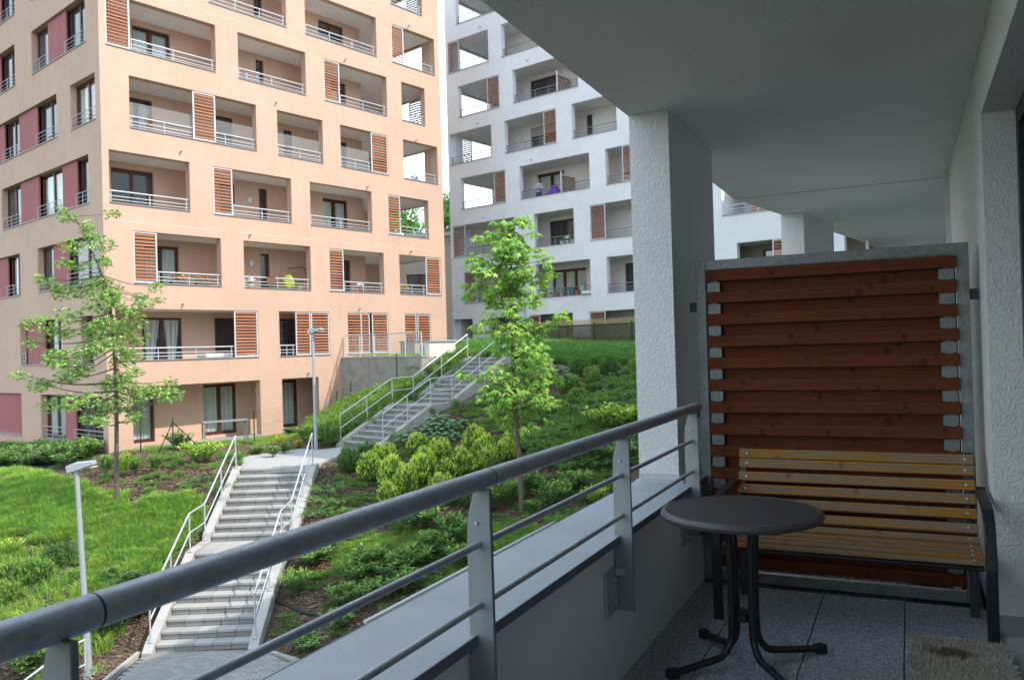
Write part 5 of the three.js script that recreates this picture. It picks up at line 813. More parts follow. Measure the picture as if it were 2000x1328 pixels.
{
  const stemGeo = merged([rod(V(0, -0.1, 0), V(0, 0.3, 0), 0.03, 0.02, 6), rod(V(0, 0.05, 0), V(0.12, 0.4, 0.05), 0.018, 0.01, 5), rod(V(0, 0.05, 0), V(-0.1, 0.4, -0.08), 0.018, 0.01, 5)]);
  const kinds = { d: [], y: [], m: [] };
  for (let i = 0; i < 3; i++) { kinds.d.push(boxwood(100 + i, [0.045, 0.095, 0.022], [0.075, 0.15, 0.03], 0.35)); kinds.m.push(boxwood(115 + i, [0.05, 0.105, 0.022], [0.15, 0.23, 0.04], 0.55)); kinds.y.push(boxwood(110 + i, [0.06, 0.12, 0.02], [0.33, 0.40, 0.065], 0.72)); }
  const proto = {}, r = rng(301), placed = new Set();
  const special = { 0: 'round dark green boxwood shrub at the corner of the landing, leftmost of its bed', 1: 'dark green boxwood shrub at the foot of the upper steps', 17: 'dark green shrub standing lowest in front of the yellow-green boxwoods', 22: 'dark round shrub on the upper bank, left of the pair before the tall grass', 23: 'dark round shrub on the upper bank nearest to the pillar', 24: 'small lighter shrub between the two dark ones on the upper bank', 30: 'bright green shrub partly cut off by the pillar on the upper bank',
    31: 'dark green boxwood shrub nearest to the left lamp post', 35: 'boxwood shrub at the left edge of the picture, partly cut off' };
  const boxGroup = (i, k) => (i > 30 ? 'lamp' : i < 22 ? (k === 'y' ? 'yellow' : 'dark') : 'bank'), boxPlace = {};
  for (const [g, n] of [['lamp', 1], ['yellow', 3], ['dark', 1], ['bank', 1]]) Object.assign(boxPlace, rowPlaces(BOX.map((b, i) => [i, b[0], b[1], b[4]]).filter(([i, , , k]) => !special[i] && boxGroup(i, k) === g), n));
  BOX.forEach(([x, d, w, h, k], i) => {
    const kk = i > 21 && k === 'y' ? 'm' : k, v = Math.floor(r() * 3), key = kk + v, pos = [x, groundAt(x, d) - 0.03, -d], turn = r() * 6.28, sc = V(w, h, w);
    const grp = i > 30 ? 'boxwood shrubs by the left lamp post' : i < 22 ? 'boxwood shrubs in the bed below the upper steps' : 'shrubs on the upper bank';
    const label = special[i] ?? (i > 30 ? 'light green boxwood shrub, ' + boxPlace[i] + ' of those by the left lamp post' : i < 22 ? (k === 'y' ? 'yellow-green boxwood, ' + boxPlace[i] + ' below the upper steps' : 'darker boxwood shrub, ' + boxPlace[i] + ' of those among the yellow-green cluster') : 'rounded green shrub, ' + boxPlace[i] + ' of those on the bank right of the chestnut');
    if (!proto[key]) { const t = thing('boxwood_shrub', label, 'shrub', pos, turn, grp); t.scale.copy(sc); part(t, 'foliage', kinds[kk][v], M.leaf); part(t, 'stem', stemGeo, M.bark); proto[key] = t; }
    else copy(proto[key], 'boxwood_shrub', label, pos, turn, grp, sc);
  });
  const lk = { l: [], g: [], k: [], y2: [] };
  for (let i = 0; i < 3; i++) { lk.l.push(leafyShrub(120 + i, [0.06, 0.125, 0.028], [0.12, 0.21, 0.035], 0.15, 26, 1.1)); lk.g.push(leafyShrub(130 + i, [0.14, 0.22, 0.028], [0.26, 0.33, 0.035], 0.13, 26, 1.15)); }
  lk.k = [leafyShrub(140, [0.025, 0.06, 0.017], [0.05, 0.10, 0.024], 0.17, 34, 1.2)]; lk.y2 = [leafyShrub(141, [0.22, 0.22, 0.03], [0.34, 0.26, 0.03], 0.15, 18, 1.1)];
  const words = { l: 'green leafy shrub', g: 'bright yellow-green spreading shrub', k: 'dark glossy laurel shrub', y2: 'small yellow-orange shrub' };
  const where = (x, d, i) => {
    if (i === 27) return ['bright yellow-green spreading shrub standing left of the top of the lower steps', 'Z'];
    if (i === 0) return ['broad light green shrub on the mulch left of the chestnut trunk', 'Z'];
    if (i === 1) return ['isolated green leafy shrub on bare mulch right of the lower steps', 'Z'];
    if (i === 20) return ['small yellowish shrub on the bed near the railing post by the pillar', 'Z'];
    if (i === 29) return ['thin tall yellowish shrub left of the maple trunk', 'Z'];
    if (d < 18.6 && x < -8.6) return ['beside the near lamp post', 'plants beside the near lamp post'];
    if (x < -8.6 && d < 22) return ['at the edge of the left lawn', 'plants at the lower edge of the lawn'];
    if (x < -14) return ['under the shaded orange face', 'shrubs below the shaded orange face'];
    if (x < -9.4) return ['by the maple trunk', 'shrubs in the mulch bed by the maple'];
    if (x < -6.5) return ['in the bed behind the landing', 'small shrubs behind the landing'];
    if (d < 21.2 && x < -0.8) return ['below the balcony parapet', 'shrubs below the parapet'];
    if (d < 24) return ['by the chestnut trunk', 'shrubs around the chestnut trunk'];
    return ['on the slope beside the pillar', 'shrubs on the shaded slope'];
  };
  const lp = {}, leafPlace = {}, groups = {};
  LEAFY.forEach(([x, d, w, h, k], i) => { const [wh, g] = where(x, d, i); if (g !== 'Z') (groups[k + g] ??= []).push([i, x, d]); });
  for (const g of Object.values(groups)) if (g.length > 1) Object.assign(leafPlace, rowPlaces(g, g.length > 9 ? 3 : g.length > 4 ? 2 : 1));
  LEAFY.forEach(([x, d, w, h, k], i) => {
    const set = lk[k], v = i % set.length, key = k + v, pos = [x, groundAt(x, d) - 0.02, -d], turn = r() * 6.28, sc = V(w, h * 1.05, w), [wh, g] = where(x, d, i);
    const label = g === 'Z' ? wh : words[k] + (leafPlace[i] ? ', ' + leafPlace[i] + ',' : '') + ' ' + wh, grp = g === 'Z' ? undefined : words[k] + 's, ' + g;
    if (!lp[key]) { const t = thing('leafy_shrub', label, 'shrub', pos, turn, grp); t.scale.copy(sc); part(t, 'foliage', set[v][0], M.leaf); part(t, 'stem', set[v][1], M.bark); lp[key] = t; }
    else { const c = copy(lp[key], 'leafy_shrub', label, pos, turn, undefined, sc); if (grp) c.userData.group = grp; else delete c.userData.group; }
  });
  const junPlace = { ...rowPlaces(JUN.map((h, i) => [i, h[0], h[1]]).filter((h) => h[1] < -8), 1), ...rowPlaces(JUN.map((h, i) => [i, h[0], h[1]]).filter((h) => h[1] >= -8), 1) };
  const jp = [thing('juniper_shrub', '', 'shrub')]; part(jp[0], 'foliage', juniper(150), M.leaf); part(jp[0], 'stem', [rod(V(0, -0.1, 0), V(0.05, 0.12, 0.03), 0.03, 0.02, 6)], M.bark);
  JUN.forEach(([x, d, w, h], i) => { const pos = [x, groundAt(x, d) - 0.02, -d], label = x < -8 ? 'low juniper, ' + junPlace[i] + ' on the mulch left of the lower steps' : 'low juniper, ' + junPlace[i] + ' on the mulch right of the lower steps', grp = x < -8 ? 'junipers left of the lower steps' : 'junipers right of the lower steps', sc = V(w * 0.9, h * 1.5, w * 0.9); if (!i) { jp[0].position.set(...pos); jp[0].scale.copy(sc); tag(jp[0], label, 'shrub', grp); } else copy(jp[0], 'juniper_shrub', label, pos, i * 1.7, grp, sc); });
  const hostaPlace = { ...rowPlaces(HOSTA.map((h, i) => [i, h[0], h[1]]).filter((h) => h[2] > 30.5), 1), ...rowPlaces(HOSTA.map((h, i) => [i, h[0], h[1]]).filter((h) => h[2] <= 30.5), 2) };
  const hg = [hosta(160, [0.085, 0.165, 0.075]), hosta(161, [0.07, 0.145, 0.06])]; let hp;
  HOSTA.forEach(([x, d, w, h], i) => { const pos = [x, groundAt(x, d) - 0.02, -d], far = d > 30.5, label = far ? 'pale hosta clump, ' + hostaPlace[i] + ' below the shrubs on the upper bank' : 'blue-green hosta, ' + hostaPlace[i] + ' beside the upper steps', grp = far ? 'hostas on the upper bank' : 'hostas beside the upper steps', sc = V(w, h * 1.15, w); if (!hp) { hp = thing('hosta_plant', label, 'plant', pos, 0, grp); hp.scale.copy(sc); part(hp, 'foliage', hg[0], M.leaf); } else { const c = copy(hp, 'hosta_plant', label, pos, i * 2.1, grp, sc); if (i % 2) c.children[0].geometry = hg[1]; } });
  const clPlace = rowPlaces(CLUMP.map((h, i) => [i, h[0], h[1]]), 1);
  const cg = grassClump(170, 90, [0.05, 0.115, 0.03], [0.075, 0.15, 0.035]); let cp;
  CLUMP.forEach(([x, d, w, h], i) => { const pos = [x, groundAt(x, d) - 0.02, -d], grp = 'ornamental grasses along the upper steps', label = 'tuft of ornamental grass, ' + clPlace[i] + ' beside the kerb of the upper steps', sc = V(w, h * 1.3, w); if (!cp) { cp = thing('ornamental_grass', label, 'plant', pos, 0, grp); cp.scale.copy(sc); part(cp, 'foliage', cg, M.leaf); } else copy(cp, 'ornamental_grass', label, pos, i, grp, sc); });
}
// ---------------------------------------------------------------- the two young trees: clumps [x, y, radius] in centimetres across / above the foot of the trunk
function limbTree(t, seed, trunkPts, r0, r1, clumps, leafFn, leafPer, flat, puff) {
  const L = new Leaves(seed), r = L.r, limbs = [taper(trunkPts, r0, r1, 10)], curve = new THREE.CatmullRomCurve3(trunkPts), H = trunkPts.at(-1).y, twigs = [];
  const all = [];
  for (const [cx, cy, cr] of clumps) { const x = cx / 100, y = cy / 100, R0 = cr / 100 * puff, reach = Math.max(0.25, Math.min(1.6, 1.7 * (1 - y / H) + 0.3)); all.push([x, y, (r() * 2 - 1) * reach * 0.75, R0]); if (r() < 0.38) all.push([x * 0.3 + (r() - 0.5) * 0.9, y + (r() - 0.5) * 0.3, (r() < 0.5 ? -1 : 1) * reach * (0.5 + 0.5 * r()), R0 * 0.95]); }
  for (const [x, y, z, R0] of all) {
    const C0 = V(x, y, z), dist = Math.hypot(x, z), yb = Math.max(0.22 * H, y - 0.18 - 0.42 * dist), t = Math.max(0.05, Math.min(0.97, yb / H)), A = curve.getPoint(t);
    if (dist > 0.18) { const mid = A.clone().lerp(C0, 0.5).add(V(0, -0.06 * dist, 0)); limbs.push(taper([A, mid, C0], Math.max(0.008, 0.012 + 0.008 * dist) * (1.2 - t * 0.6), 0.005, 6)); }
    const out = V(x, 0, z).normalize(), n = Math.max(4, Math.round(leafPer * R0 * R0 * (0.8 + 0.4 * r())));
    for (let i = 0; i < n; i++) { const o = ball(r); o.set(o.x * R0, o.y * R0 * flat, o.z * R0); leafFn(L, r, C0.clone().add(o), out, o); if (i % 4 === 0) twigs.push(rod(C0, C0.clone().add(o), 0.004, 0.0025, 4, false)); }
  }
  part(t, 'trunk', limbs, M.bark); if (twigs.length) part(t, 'twigs', twigs, M.bark);
  part(t, 'crown', L.geo(), M.leaf);
}
const pxClumps = (list, x0, y0, k) => list.map(([x, y, q]) => [((x - x0) + 0.029 * (y0 - y)) * k * 100, (y0 - y) * k * 100, q * k * 100]);
{
  const d = 23.4, x = -11.41, t = thing('maple_tree', 'young maple tree with a thin trunk in front of the orange building corner', 'tree', [x, groundAt(x, d) - 0.05, -d]);
  const cl = [[137, 428, 16], [128, 415, 10], [164, 445, 13], [172, 458, 9], [154, 487, 22], [181, 464, 9], [140, 520, 17], [160, 522, 16], [194, 509, 13], [94, 547, 16], [113, 573, 20], [150, 566, 26], [196, 566, 28], [215, 585, 20], [87, 558, 16], [256, 584, 14], [286, 566, 16], [297, 592, 12], [279, 603, 16], [250, 600, 12], [262, 624, 20], [286, 641, 10], [248, 645, 14], [263, 662, 7], [150, 620, 22], [94, 633, 24], [124, 652, 25], [169, 648, 28], [203, 641, 24], [211, 603, 26], [87, 671, 17], [102, 697, 24], [139, 705, 26], [177, 720, 28], [241, 671, 13], [256, 694, 16], [60, 731, 16], [78, 752, 20], [124, 739, 22], [158, 731, 20], [188, 758, 28], [233, 750, 26], [241, 776, 24], [218, 791, 24], [151, 788, 25], [109, 791, 20], [177, 808, 25], [196, 818, 16], [256, 802, 20], [282, 731, 14], [297, 769, 22], [316, 754, 15], [361, 776, 18], [339, 782, 14], [286, 822, 16], [241, 818, 12], [190, 690, 22], [225, 715, 18], [205, 670, 20]];
  const k = d / 1600, pts = [[228, 998], [227, 930], [226, 850], [224, 770], [221, 690], [216, 625], [206, 570], [192, 530], [172, 485], [150, 440], [138, 418]].map(([px, py], i) => V(((px - 228) + 0.029 * (998 - py)) * k, (998 - py) * k, 0.02 * Math.sin(i * 1.7)));
  limbTree(t, 501, pts, 0.075, 0.012, pxClumps(cl, 228, 998, k), (L, r, P, out) => {
    const dir = out.clone().multiplyScalar(0.7).add(ball(r).multiplyScalar(0.7)).add(V(0, -0.25, 0)).normalize(); L.maple(P, dir, V(0, 1, 0).add(ball(r).multiplyScalar(0.55)), 0.10 + 0.045 * r(), tint(r() < 0.3 ? [0.23, 0.31, 0.085] : [0.125, 0.22, 0.055], r, 0.55));
  }, 500, 0.6, 1.28);
}
{
  const d = 22.4, x = 0.14, t = thing('chestnut_tree', 'young horse chestnut tree with drooping fresh green leaves in the middle, before the white building', 'tree', [x, groundAt(x, d) - 0.05, -d]);
  const cl = [[985, 435, 22], [1020, 436, 20], [948, 466, 20], [985, 472, 28], [1010, 485, 28], [1040, 462, 11], [990, 498, 28], [926, 511, 24], [960, 512, 24], [1000, 522, 34], [1035, 500, 22], [1060, 516, 16], [1072, 541, 14], [1040, 546, 20], [1000, 552, 34], [950, 540, 22], [926, 562, 24], [916, 578, 14], [985, 582, 34], [1025, 582, 30], [1062, 552, 14], [1000, 612, 26], [960, 618, 20], [1045, 597, 18], [935, 641, 16], [970, 642, 24], [1000, 652, 30], [1030, 642, 26], [1060, 643, 18], [1093, 624, 17], [1080, 640, 12], [1040, 670, 26], [1000, 682, 30], [978, 662, 18], [912, 730, 17], [932, 738, 16], [968, 732, 26], [1008, 722, 30], [1050, 716, 30], [1080, 740, 20], [1098, 757, 13], [1040, 756, 32], [998, 766, 32], [960, 768, 26], [990, 802, 30], [1030, 802, 32], [1060, 790, 24], [1000, 832, 22], [1035, 838, 18], [960, 800, 14], [1068, 826, 10], [1012, 540, 24], [970, 560, 20], [1015, 630, 20]];
  const k = d / 1600, y0 = 1010, x0 = 1020, pts = [[1020, 1010], [1017, 940], [1012, 870], [1007, 800], [1003, 730], [1001, 670], [999, 600], [998, 530], [997, 470], [996, 438]].map(([px, py], i) => V(((px - x0) + 0.029 * (y0 - py)) * k, (y0 - py) * k, 0.03 * Math.sin(i * 1.3)));
  limbTree(t, 502, pts, 0.088, 0.014, pxClumps(cl, x0, y0, k), (L, r, P, out) => { // a leaf of five to seven drooping leaflets
    const ax = out.clone().multiplyScalar(0.55).add(V(0, 0.25, 0)).add(ball(r).multiplyScalar(0.6)).normalize(), [s, n] = L.basis(ax, UP), N = 5 + Math.floor(r() * 3), col = r() < 0.35 ? [0.19, 0.295, 0.05] : [0.115, 0.215, 0.036], size = 0.17 + 0.08 * r();
    for (let i = 0; i < N; i++) { const a = (i - (N - 1) / 2) * (4.2 / N), q = ax.clone().multiplyScalar(Math.cos(a)).addScaledVector(s, Math.sin(a)).add(V(0, -0.62 - 0.3 * r(), 0)).normalize(), len = size * (1 - 0.22 * Math.abs(i - (N - 1) / 2) / (N / 2)); L.blade(P, q, V(0, 1, 0).addScaledVector(s, Math.sin(a) * 0.6), len, len * 0.36, -0.16, tint(col, r, 0.35)); }
  }, 145, 0.62, 1.15);
}
// trees behind the buildings
{
  const far = (x, d, w, h, seed, label) => {
    const y = 0.5, t = thing('background_tree', label, 'tree', [x, y, -d]), L = new Leaves(seed), r = L.r;
    part(t, 'trunk', [taper([V(0, 0, 0), V(0.1, h * 0.4, 0), V(0, h * 0.8, 0)], 0.28, 0.08), taper([V(0.08, h * 0.35, 0), V(w * 0.22, h * 0.6, 0.3)], 0.12, 0.04), taper([V(0.08, h * 0.3, 0), V(-w * 0.22, h * 0.62, -0.3)], 0.12, 0.04)], M.bark);
    const lumps = Array.from({ length: 26 }, () => { const b = ball(r); return [V(b.x * w * 0.36, h * 0.62 + b.y * h * 0.28, b.z * w * 0.36), w * (0.09 + 0.09 * r())]; });
    for (const [c, q] of lumps) for (let i = 0; i < 170; i++) { const P = ball(r).multiplyScalar(q).add(c); L.quad(P, ball(r).normalize(), ball(r), 0.42, 0.3, tint([0.06, 0.13, 0.03], r, 0.6)); }
    part(t, 'crown', L.geo(), M.leaf);
  };
  far(-9.5, 76, 9, 16.5, 601, 'green tree rising above the grey building, seen through an orange corner loggia'); far(-4.6, 80, 7, 19, 602, 'tree crown visible in the narrow sky gap between the orange and white blocks');
}
// ---------------------------------------------------------------- green wire fence before the orange building
{
  const post = (t, x, d, h) => part(t, 'post', [rod(V(x, groundAt(x, d) - 0.1, -d), V(x, groundAt(x, d) + h, -d), 0.024)], M.greenPost);
  const t = thing('wire_fence', 'green chain-link garden fence with thin posts in front of the orange ground floor', 'fence');
  const L = [[-13.3, 29.1], [-11.83, 28.35], [-9.95, 31.3], [-8.35, 33.9], [-7.9, 36.6]];
  L.forEach(([x, d], i) => post(t, x, d, i === 3 ? 0.3 : 1.25));
  part(t, 'brace', [rod(V(-11.83, -0.75, -28.35), V(-12.5, -1.85, -28.7), 0.018), rod(V(-11.83, -0.75, -28.35), V(-11.2, -1.85, -29.3), 0.018)], M.greenPost);
  const wires = [];
  for (let i = 0; i + 1 < L.length; i++) { const [a, b] = L[i], [c, e] = L[i + 1], n = Math.round(Math.hypot(c - a, e - b) / 0.1); const P = (f, y) => { const x = a + (c - a) * f, d = b + (e - b) * f; return V(x, groundAt(x, d) + y, -d); }; for (const y of [0.1, 0.65, 1.2]) wires.push(rod(P(0, y), P(1, y), 0.003, 0.003, 3, false)); for (let j = -11; j < n; j++) { const f0 = Math.max(0, j / n), f1 = Math.min(1, (j + 11) / n), y0 = j < 0 ? -j * 0.1 : 0.05, y1 = j + 11 > n ? (n - j) * 0.1 : 1.15; wires.push(rod(P(f0, y0), P(f1, y1), 0.0016, 0.0016, 3, false), rod(P(f0, 1.2 - y0), P(f1, 1.2 - y1), 0.0016, 0.0016, 3, false)); } }
  part(t, 'wire_mesh', wires, M.greenPost, { stuff: true });
  const q = thing('wire_fence', 'dark green fence posts on the bank in front of the retaining wall', 'fence'); post(q, -7.15, 36.0, 1.3); post(q, -4.9, 34.6, 1.5);
  part(q, 'wire', [rod(V(-7.15, 0, -36), V(-4.9, 1.2, -34.6), 0.003, 0.003, 3)], M.greenPost);
}
{ // reed fence with green netting before the white building
  const at = V(5.6, 0, 3.2).applyAxisAngle(UP, WHITE_TURN).add(V(...WHITE_AT)), t = thing('reed_fence', 'straw-coloured reed fence half covered by dark green netting, before the white building', 'fence', [at.x, 1.4, at.z], WHITE_TURN), r = rng(9), W = 14, reeds = [];
  for (let i = 0; i < W / 0.035; i++) reeds.push(rod(V(i * 0.035, 0, 0.01 * r()), V(i * 0.035 + 0.02 * (r() - 0.5), 1.32 + 0.05 * r(), 0.01 * r()), 0.014, 0.011, 4, false));
  part(t, 'reeds', reeds, std(C(0.50, 0.36, 0.19), 0.9, { map: mottleFine }), { stuff: true });
  const net = []; for (let i = 0; i < 45; i++) net.push(bc(1.0, W, i * 0.024, i * 0.024 + 0.0105, 0.05, 0.052)); for (let i = 0; i < 260; i++) net.push(bc(1.0 + i * 0.05, 1.006 + i * 0.05, 0, 1.08, 0.053, 0.054));
  part(t, 'netting', net, std(C(0.016, 0.045, 0.03), 0.9), { stuff: true });
  part(t, 'net_edge', [bc(1.0, W, 1.04, 1.1, 0.046, 0.058)], M.greenPost);
  for (let i = 0; i < 7; i++) part(t, 'post', [rod(V(0.4 + i * 2.1, -0.3, 0.1), V(0.4 + i * 2.1, 1.2, 0.1), 0.03)], M.greenPost);
}
{ // dark table in the garden of the ground floor flat
  const t = thing('garden_table', 'narrow grey garden table behind the wire fence at the orange ground floor', 'table', OR(3.6, -1.85, 1.7).toArray(), ORANGE_TURN - 0.3);
  part(t, 'table_top', [rb(1.7, 0.05, 0.5, 0.01, 0, 0.86, 0)], M.sill); for (const x of [-0.78, 0.78]) for (const z of [-0.2, 0.2]) part(t, 'leg', [rb(0.05, 0.84, 0.05, 0.005, x, 0.42, z)], M.railGrey);
}
// ---------------------------------------------------------------- things on the balconies opposite
{
  const flowers = (cols, seed, n, w, d, h) => { const L = new Leaves(seed), r = L.r; for (let i = 0; i < n; i++) { const P = V((r() - 0.5) * w, 0.02 + r() * h, (r() - 0.5) * d); L.blade(P, ball(r).setY(0.2 + r()).normalize(), UP, 0.1, 0.05, 0.1, tint([0.05, 0.12, 0.03], r)); if (cols && r() < 0.4) for (let k = 0; k < 4; k++) L.quad(V(P.x, h * 0.8 + 0.08 * r(), P.z), ball(r).normalize(), UP, 0.055, 0.05, tint(cols[Math.floor(r() * cols.length)], r)); } return L.geo(); };
  const at = (B, T, x, y, z) => V(x, y, z).applyAxisAngle(UP, T).add(V(...B)).toArray();
  const trough = (p, turn, label, cols, seed, grp) => { const t = thing('flower_box', label, 'flower box', p, turn, grp); part(t, 'box', [rb(0.62, 0.17, 0.17, 0.01, 0, 0.085, 0)], M.planterGrey); const f = part(t, 'flowers', flowers(cols, seed, 90, 0.56, 0.14, 0.16), M.leafSolid, { pos: [0, 0.15, 0] }); return t; };
  const pot = (p, turn, label, mat, r0, h, cols, seed, plant = 0.25) => { const t = thing('plant_pot', label, 'plant pot', p, turn); part(t, 'pot', [new THREE.LatheGeometry([[0, 0], [r0 * 0.72, 0], [r0, h], [r0 * 1.06, h], [r0 * 1.06, h - 0.02], [r0 * 0.9, h - 0.03], [0, h - 0.03]].map(([a, b]) => new THREE.Vector2(a, b)), 16)], mat); part(t, 'plant', flowers(cols, seed, 60, r0 * 2.2, r0 * 2.2, plant), M.leafSolid, { pos: [0, h - 0.04, 0] }); return t; };
  const O = (x, y, z) => at(ORANGE_AT, ORANGE_TURN, x, y, z), Wt = (x, y, z) => at(WHITE_AT, WHITE_TURN, x, y, z), ot = ORANGE_TURN, wt = WHITE_TURN;
  const bright = [[0.7, 0.16, 0.02], [0.75, 0.36, 0.02], [0.5, 0.02, 0.06]];
  trough(O(2.9, 4.315, -0.26), ot, 'grey flower box with orange and red blooms, left of two on the second-floor orange loggia', bright, 1);
  trough(O(3.95, 4.315, -0.26), ot, 'grey flower box with orange and red blooms, right of two on the second-floor orange loggia', bright, 2);
  trough(O(7.25, 4.315, -0.26), ot, 'dark flower box with mixed small blooms below the yellow hanging chair', [[0.6, 0.1, 0.1], [0.4, 0.2, 0.4]], 3);
  trough(O(14.75, 4.315, -0.26), ot, 'flower box with yellow blooms on the corner loggia of the orange building', [[0.75, 0.5, 0.03]], 4);
  pot(O(6.1, 4.315, -0.26), ot, 'small pot with white flowers at the left of the loggia with the hanging chair', M.whitePot, 0.11, 0.14, [[0.8, 0.8, 0.78]], 5);
  pot(O(8.5, 4.315, -0.26), ot, 'small lime green pot at the right of the loggia with the hanging chair', std(C(0.25, 0.5, 0.03), 0.6), 0.11, 0.15, null, 6);
  pot(O(11.95, 4.315, -0.26), ot, 'red pot with white flowers on the loggia right of the hanging chair', std(C(0.5, 0.02, 0.03), 0.5), 0.12, 0.16, [[0.8, 0.78, 0.75]], 7);
  pot(O(1.9, 10.09, -0.26), ot, 'terracotta pot on the orange fourth-floor loggia behind its glass railing', M.terracotta, 0.12, 0.2, [[0.5, 0.05, 0.03]], 8);
  trough(O(15.6, 9.98, -0.26), ot, 'dark planter box on the open corner loggia of the orange building', null, 9);
  { // hanging chair
    const t = thing('hanging_chair', 'yellow-green fabric hanging chair on a wooden stand in an orange loggia', 'hanging chair', O(8.9, 3.67, -0.95), ot);
    part(t, 'stand', [pipe([V(0.5, 0, 0.2), V(0.42, 1.75, 0), V(-0.5, 1.62, 0)], 0.035, 0.2), rod(V(-0.5, 0.03, 0.35), V(0.5, 0.03, -0.3), 0.035), rod(V(0.5, 0.03, 0.35), V(-0.4, 0.03, -0.3), 0.035)], M.slatWood[0]);
    const g = new THREE.SphereGeometry(0.38, 20, 14, 0, Math.PI * 2, 0.5, 1.9), p = g.attributes.position, r = rng(3); for (let i = 0; i < p.count; i++) { const a = Math.sin(p.getX(i) * 11 + p.getY(i) * 7) * 0.03; p.setXYZ(i, p.getX(i) * (0.75 + a), p.getY(i) * 1.05, p.getZ(i) * 0.7 + a); } g.computeVertexNormals();
    part(t, 'fabric_seat', [g.translate(-0.5, 0.98, 0)], std(C(0.36, 0.38, 0.03), 0.9, { side: THREE.DoubleSide })); part(t, 'rope', [rod(V(-0.5, 1.35, 0), V(-0.5, 1.62, 0), 0.015)], M.planterGrey);
  }
  { const t = thing('towel', 'brown towel hanging over the railing below the hanging chair', 'towel', O(6.95, 4.75, -0.12), ot); part(t, 'cloth', [rb(0.42, 0.3, 0.012, 0.004, 0, -0.12, 0.036), rb(0.42, 0.2, 0.012, 0.004, 0, -0.08, -0.036), new THREE.CylinderGeometry(0.038, 0.038, 0.42, 14, 1, true, 0, Math.PI).rotateX(-Math.PI / 2).rotateY(Math.PI / 2).translate(0, 0.022, 0)], std(C(0.16, 0.085, 0.06), 1, { side: THREE.DoubleSide })); }
  { const t = thing('balcony_table', 'table with a white cloth on the wide first-floor loggia of the orange building', 'table', O(4.75, 0.8, -0.9), ot); part(t, 'cloth', [rb(1.2, 0.24, 0.7, 0.02, 0, 0.68, 0)], M.curtain); for (const [x, z] of [[-0.5, -0.28], [0.5, -0.28], [-0.5, 0.28], [0.5, 0.28]]) part(t, 'leg', [rod(V(x, 0, z), V(x, 0.6, z), 0.02)], M.frameWhite); }
  // white building, first balcony above the reed fence
  const shelf = (x, label, mat, r0, h, seed, pl, cols) => pot(Wt(x, 4.235, -0.27), wt, label, mat, r0, h, cols, seed, pl);
  shelf(6.75, 'large terracotta pot at the left end of the white balcony above the reed fence', M.terracotta, 0.17, 0.3, 21, 0.06);
  shelf(7.25, 'small white cup-shaped pot left of the bushy plant on the white balcony', M.whitePot, 0.08, 0.16, 22, 0.04);
  shelf(7.65, 'terracotta pot with a bushy green plant on the white balcony', M.terracotta, 0.17, 0.2, 23, 0.32);
  shelf(8.2, 'low dark pot with sparse leaves in the middle of the white balcony', M.planterGrey, 0.15, 0.18, 24, 0.25);
  shelf(8.65, 'teal pot between the brown pots on the white balcony above the reed fence', std(C(0.02, 0.16, 0.18), 0.6), 0.2, 0.42, 25, 0.06);
  shelf(9.05, 'plain terracotta pot left of the tall grey planter on the white balcony', M.terracotta, 0.16, 0.22, 26, 0.03);
  shelf(9.4, 'tall pale grey planter with a round bush on the white balcony', std(C(0.42, 0.43, 0.43), 0.7), 0.2, 0.48, 27, 0.36);
  { const t = thing('window_box', 'long white empty window box at the right end of the white balcony', 'flower box', Wt(9.82, 4.235, 0.08), wt); part(t, 'box', [rb(0.5, 0.16, 0.16, 0.01, 0, 0.09, 0)], M.whitePot); part(t, 'soil', [bx(0.46, 0.01, 0.12, 0, 0.172, 0)], M.planterGrey); }
  shelf(2.9, 'terracotta pot behind the chestnut crown on the lowest white balcony, left one', M.terracotta, 0.15, 0.26, 28, 0.1); shelf(3.9, 'terracotta pot behind the chestnut crown on the lowest white balcony, right one', M.terracotta, 0.16, 0.3, 29, 0.1);
  for (const [x, i] of [[8.1, 0], [8.45, 1], [8.8, 2]]) pot(Wt(x, 7.085, -0.27), wt, ['leafy potted plant, left of three on the white balcony with the brown window', 'leafy potted plant, middle of three on the white balcony with brown window', 'white pot, right of three on the white balcony with the brown window'][i], M.whitePot, 0.13, 0.18, i === 1 ? [[0.8, 0.8, 0.8]] : null, 40 + i, 0.22);
  { const t = thing('purple_parasol', 'closed purple parasol cloth spread over a round stand on the balcony beside the person', 'parasol', Wt(7.35, 9.3, -0.8), wt); const pts = [[0.02, 1.35], [0.06, 1.28], [0.16, 1.12], [0.33, 0.95], [0.5, 0.8], [0.55, 0.62]], g = new THREE.LatheGeometry(pts.map(([a, b]) => new THREE.Vector2(a, b)), 40), p = g.attributes.position; for (let i = 0; i < p.count; i++) { const a = Math.atan2(p.getZ(i), p.getX(i)), f = 1 + 0.09 * Math.sin(a * 9); p.setX(i, p.getX(i) * f); p.setZ(i, p.getZ(i) * f); } g.computeVertexNormals(); part(t, 'cloth', [g], std(C(0.14, 0.03, 0.42), 0.85, { side: THREE.DoubleSide })); part(t, 'pole', [rod(V(0, 0, 0), V(0, 1.4, 0), 0.02), rod(V(0, 0, 0), V(0, 0.05, 0), 0.22, 0.2, 18)], M.planterGrey); }
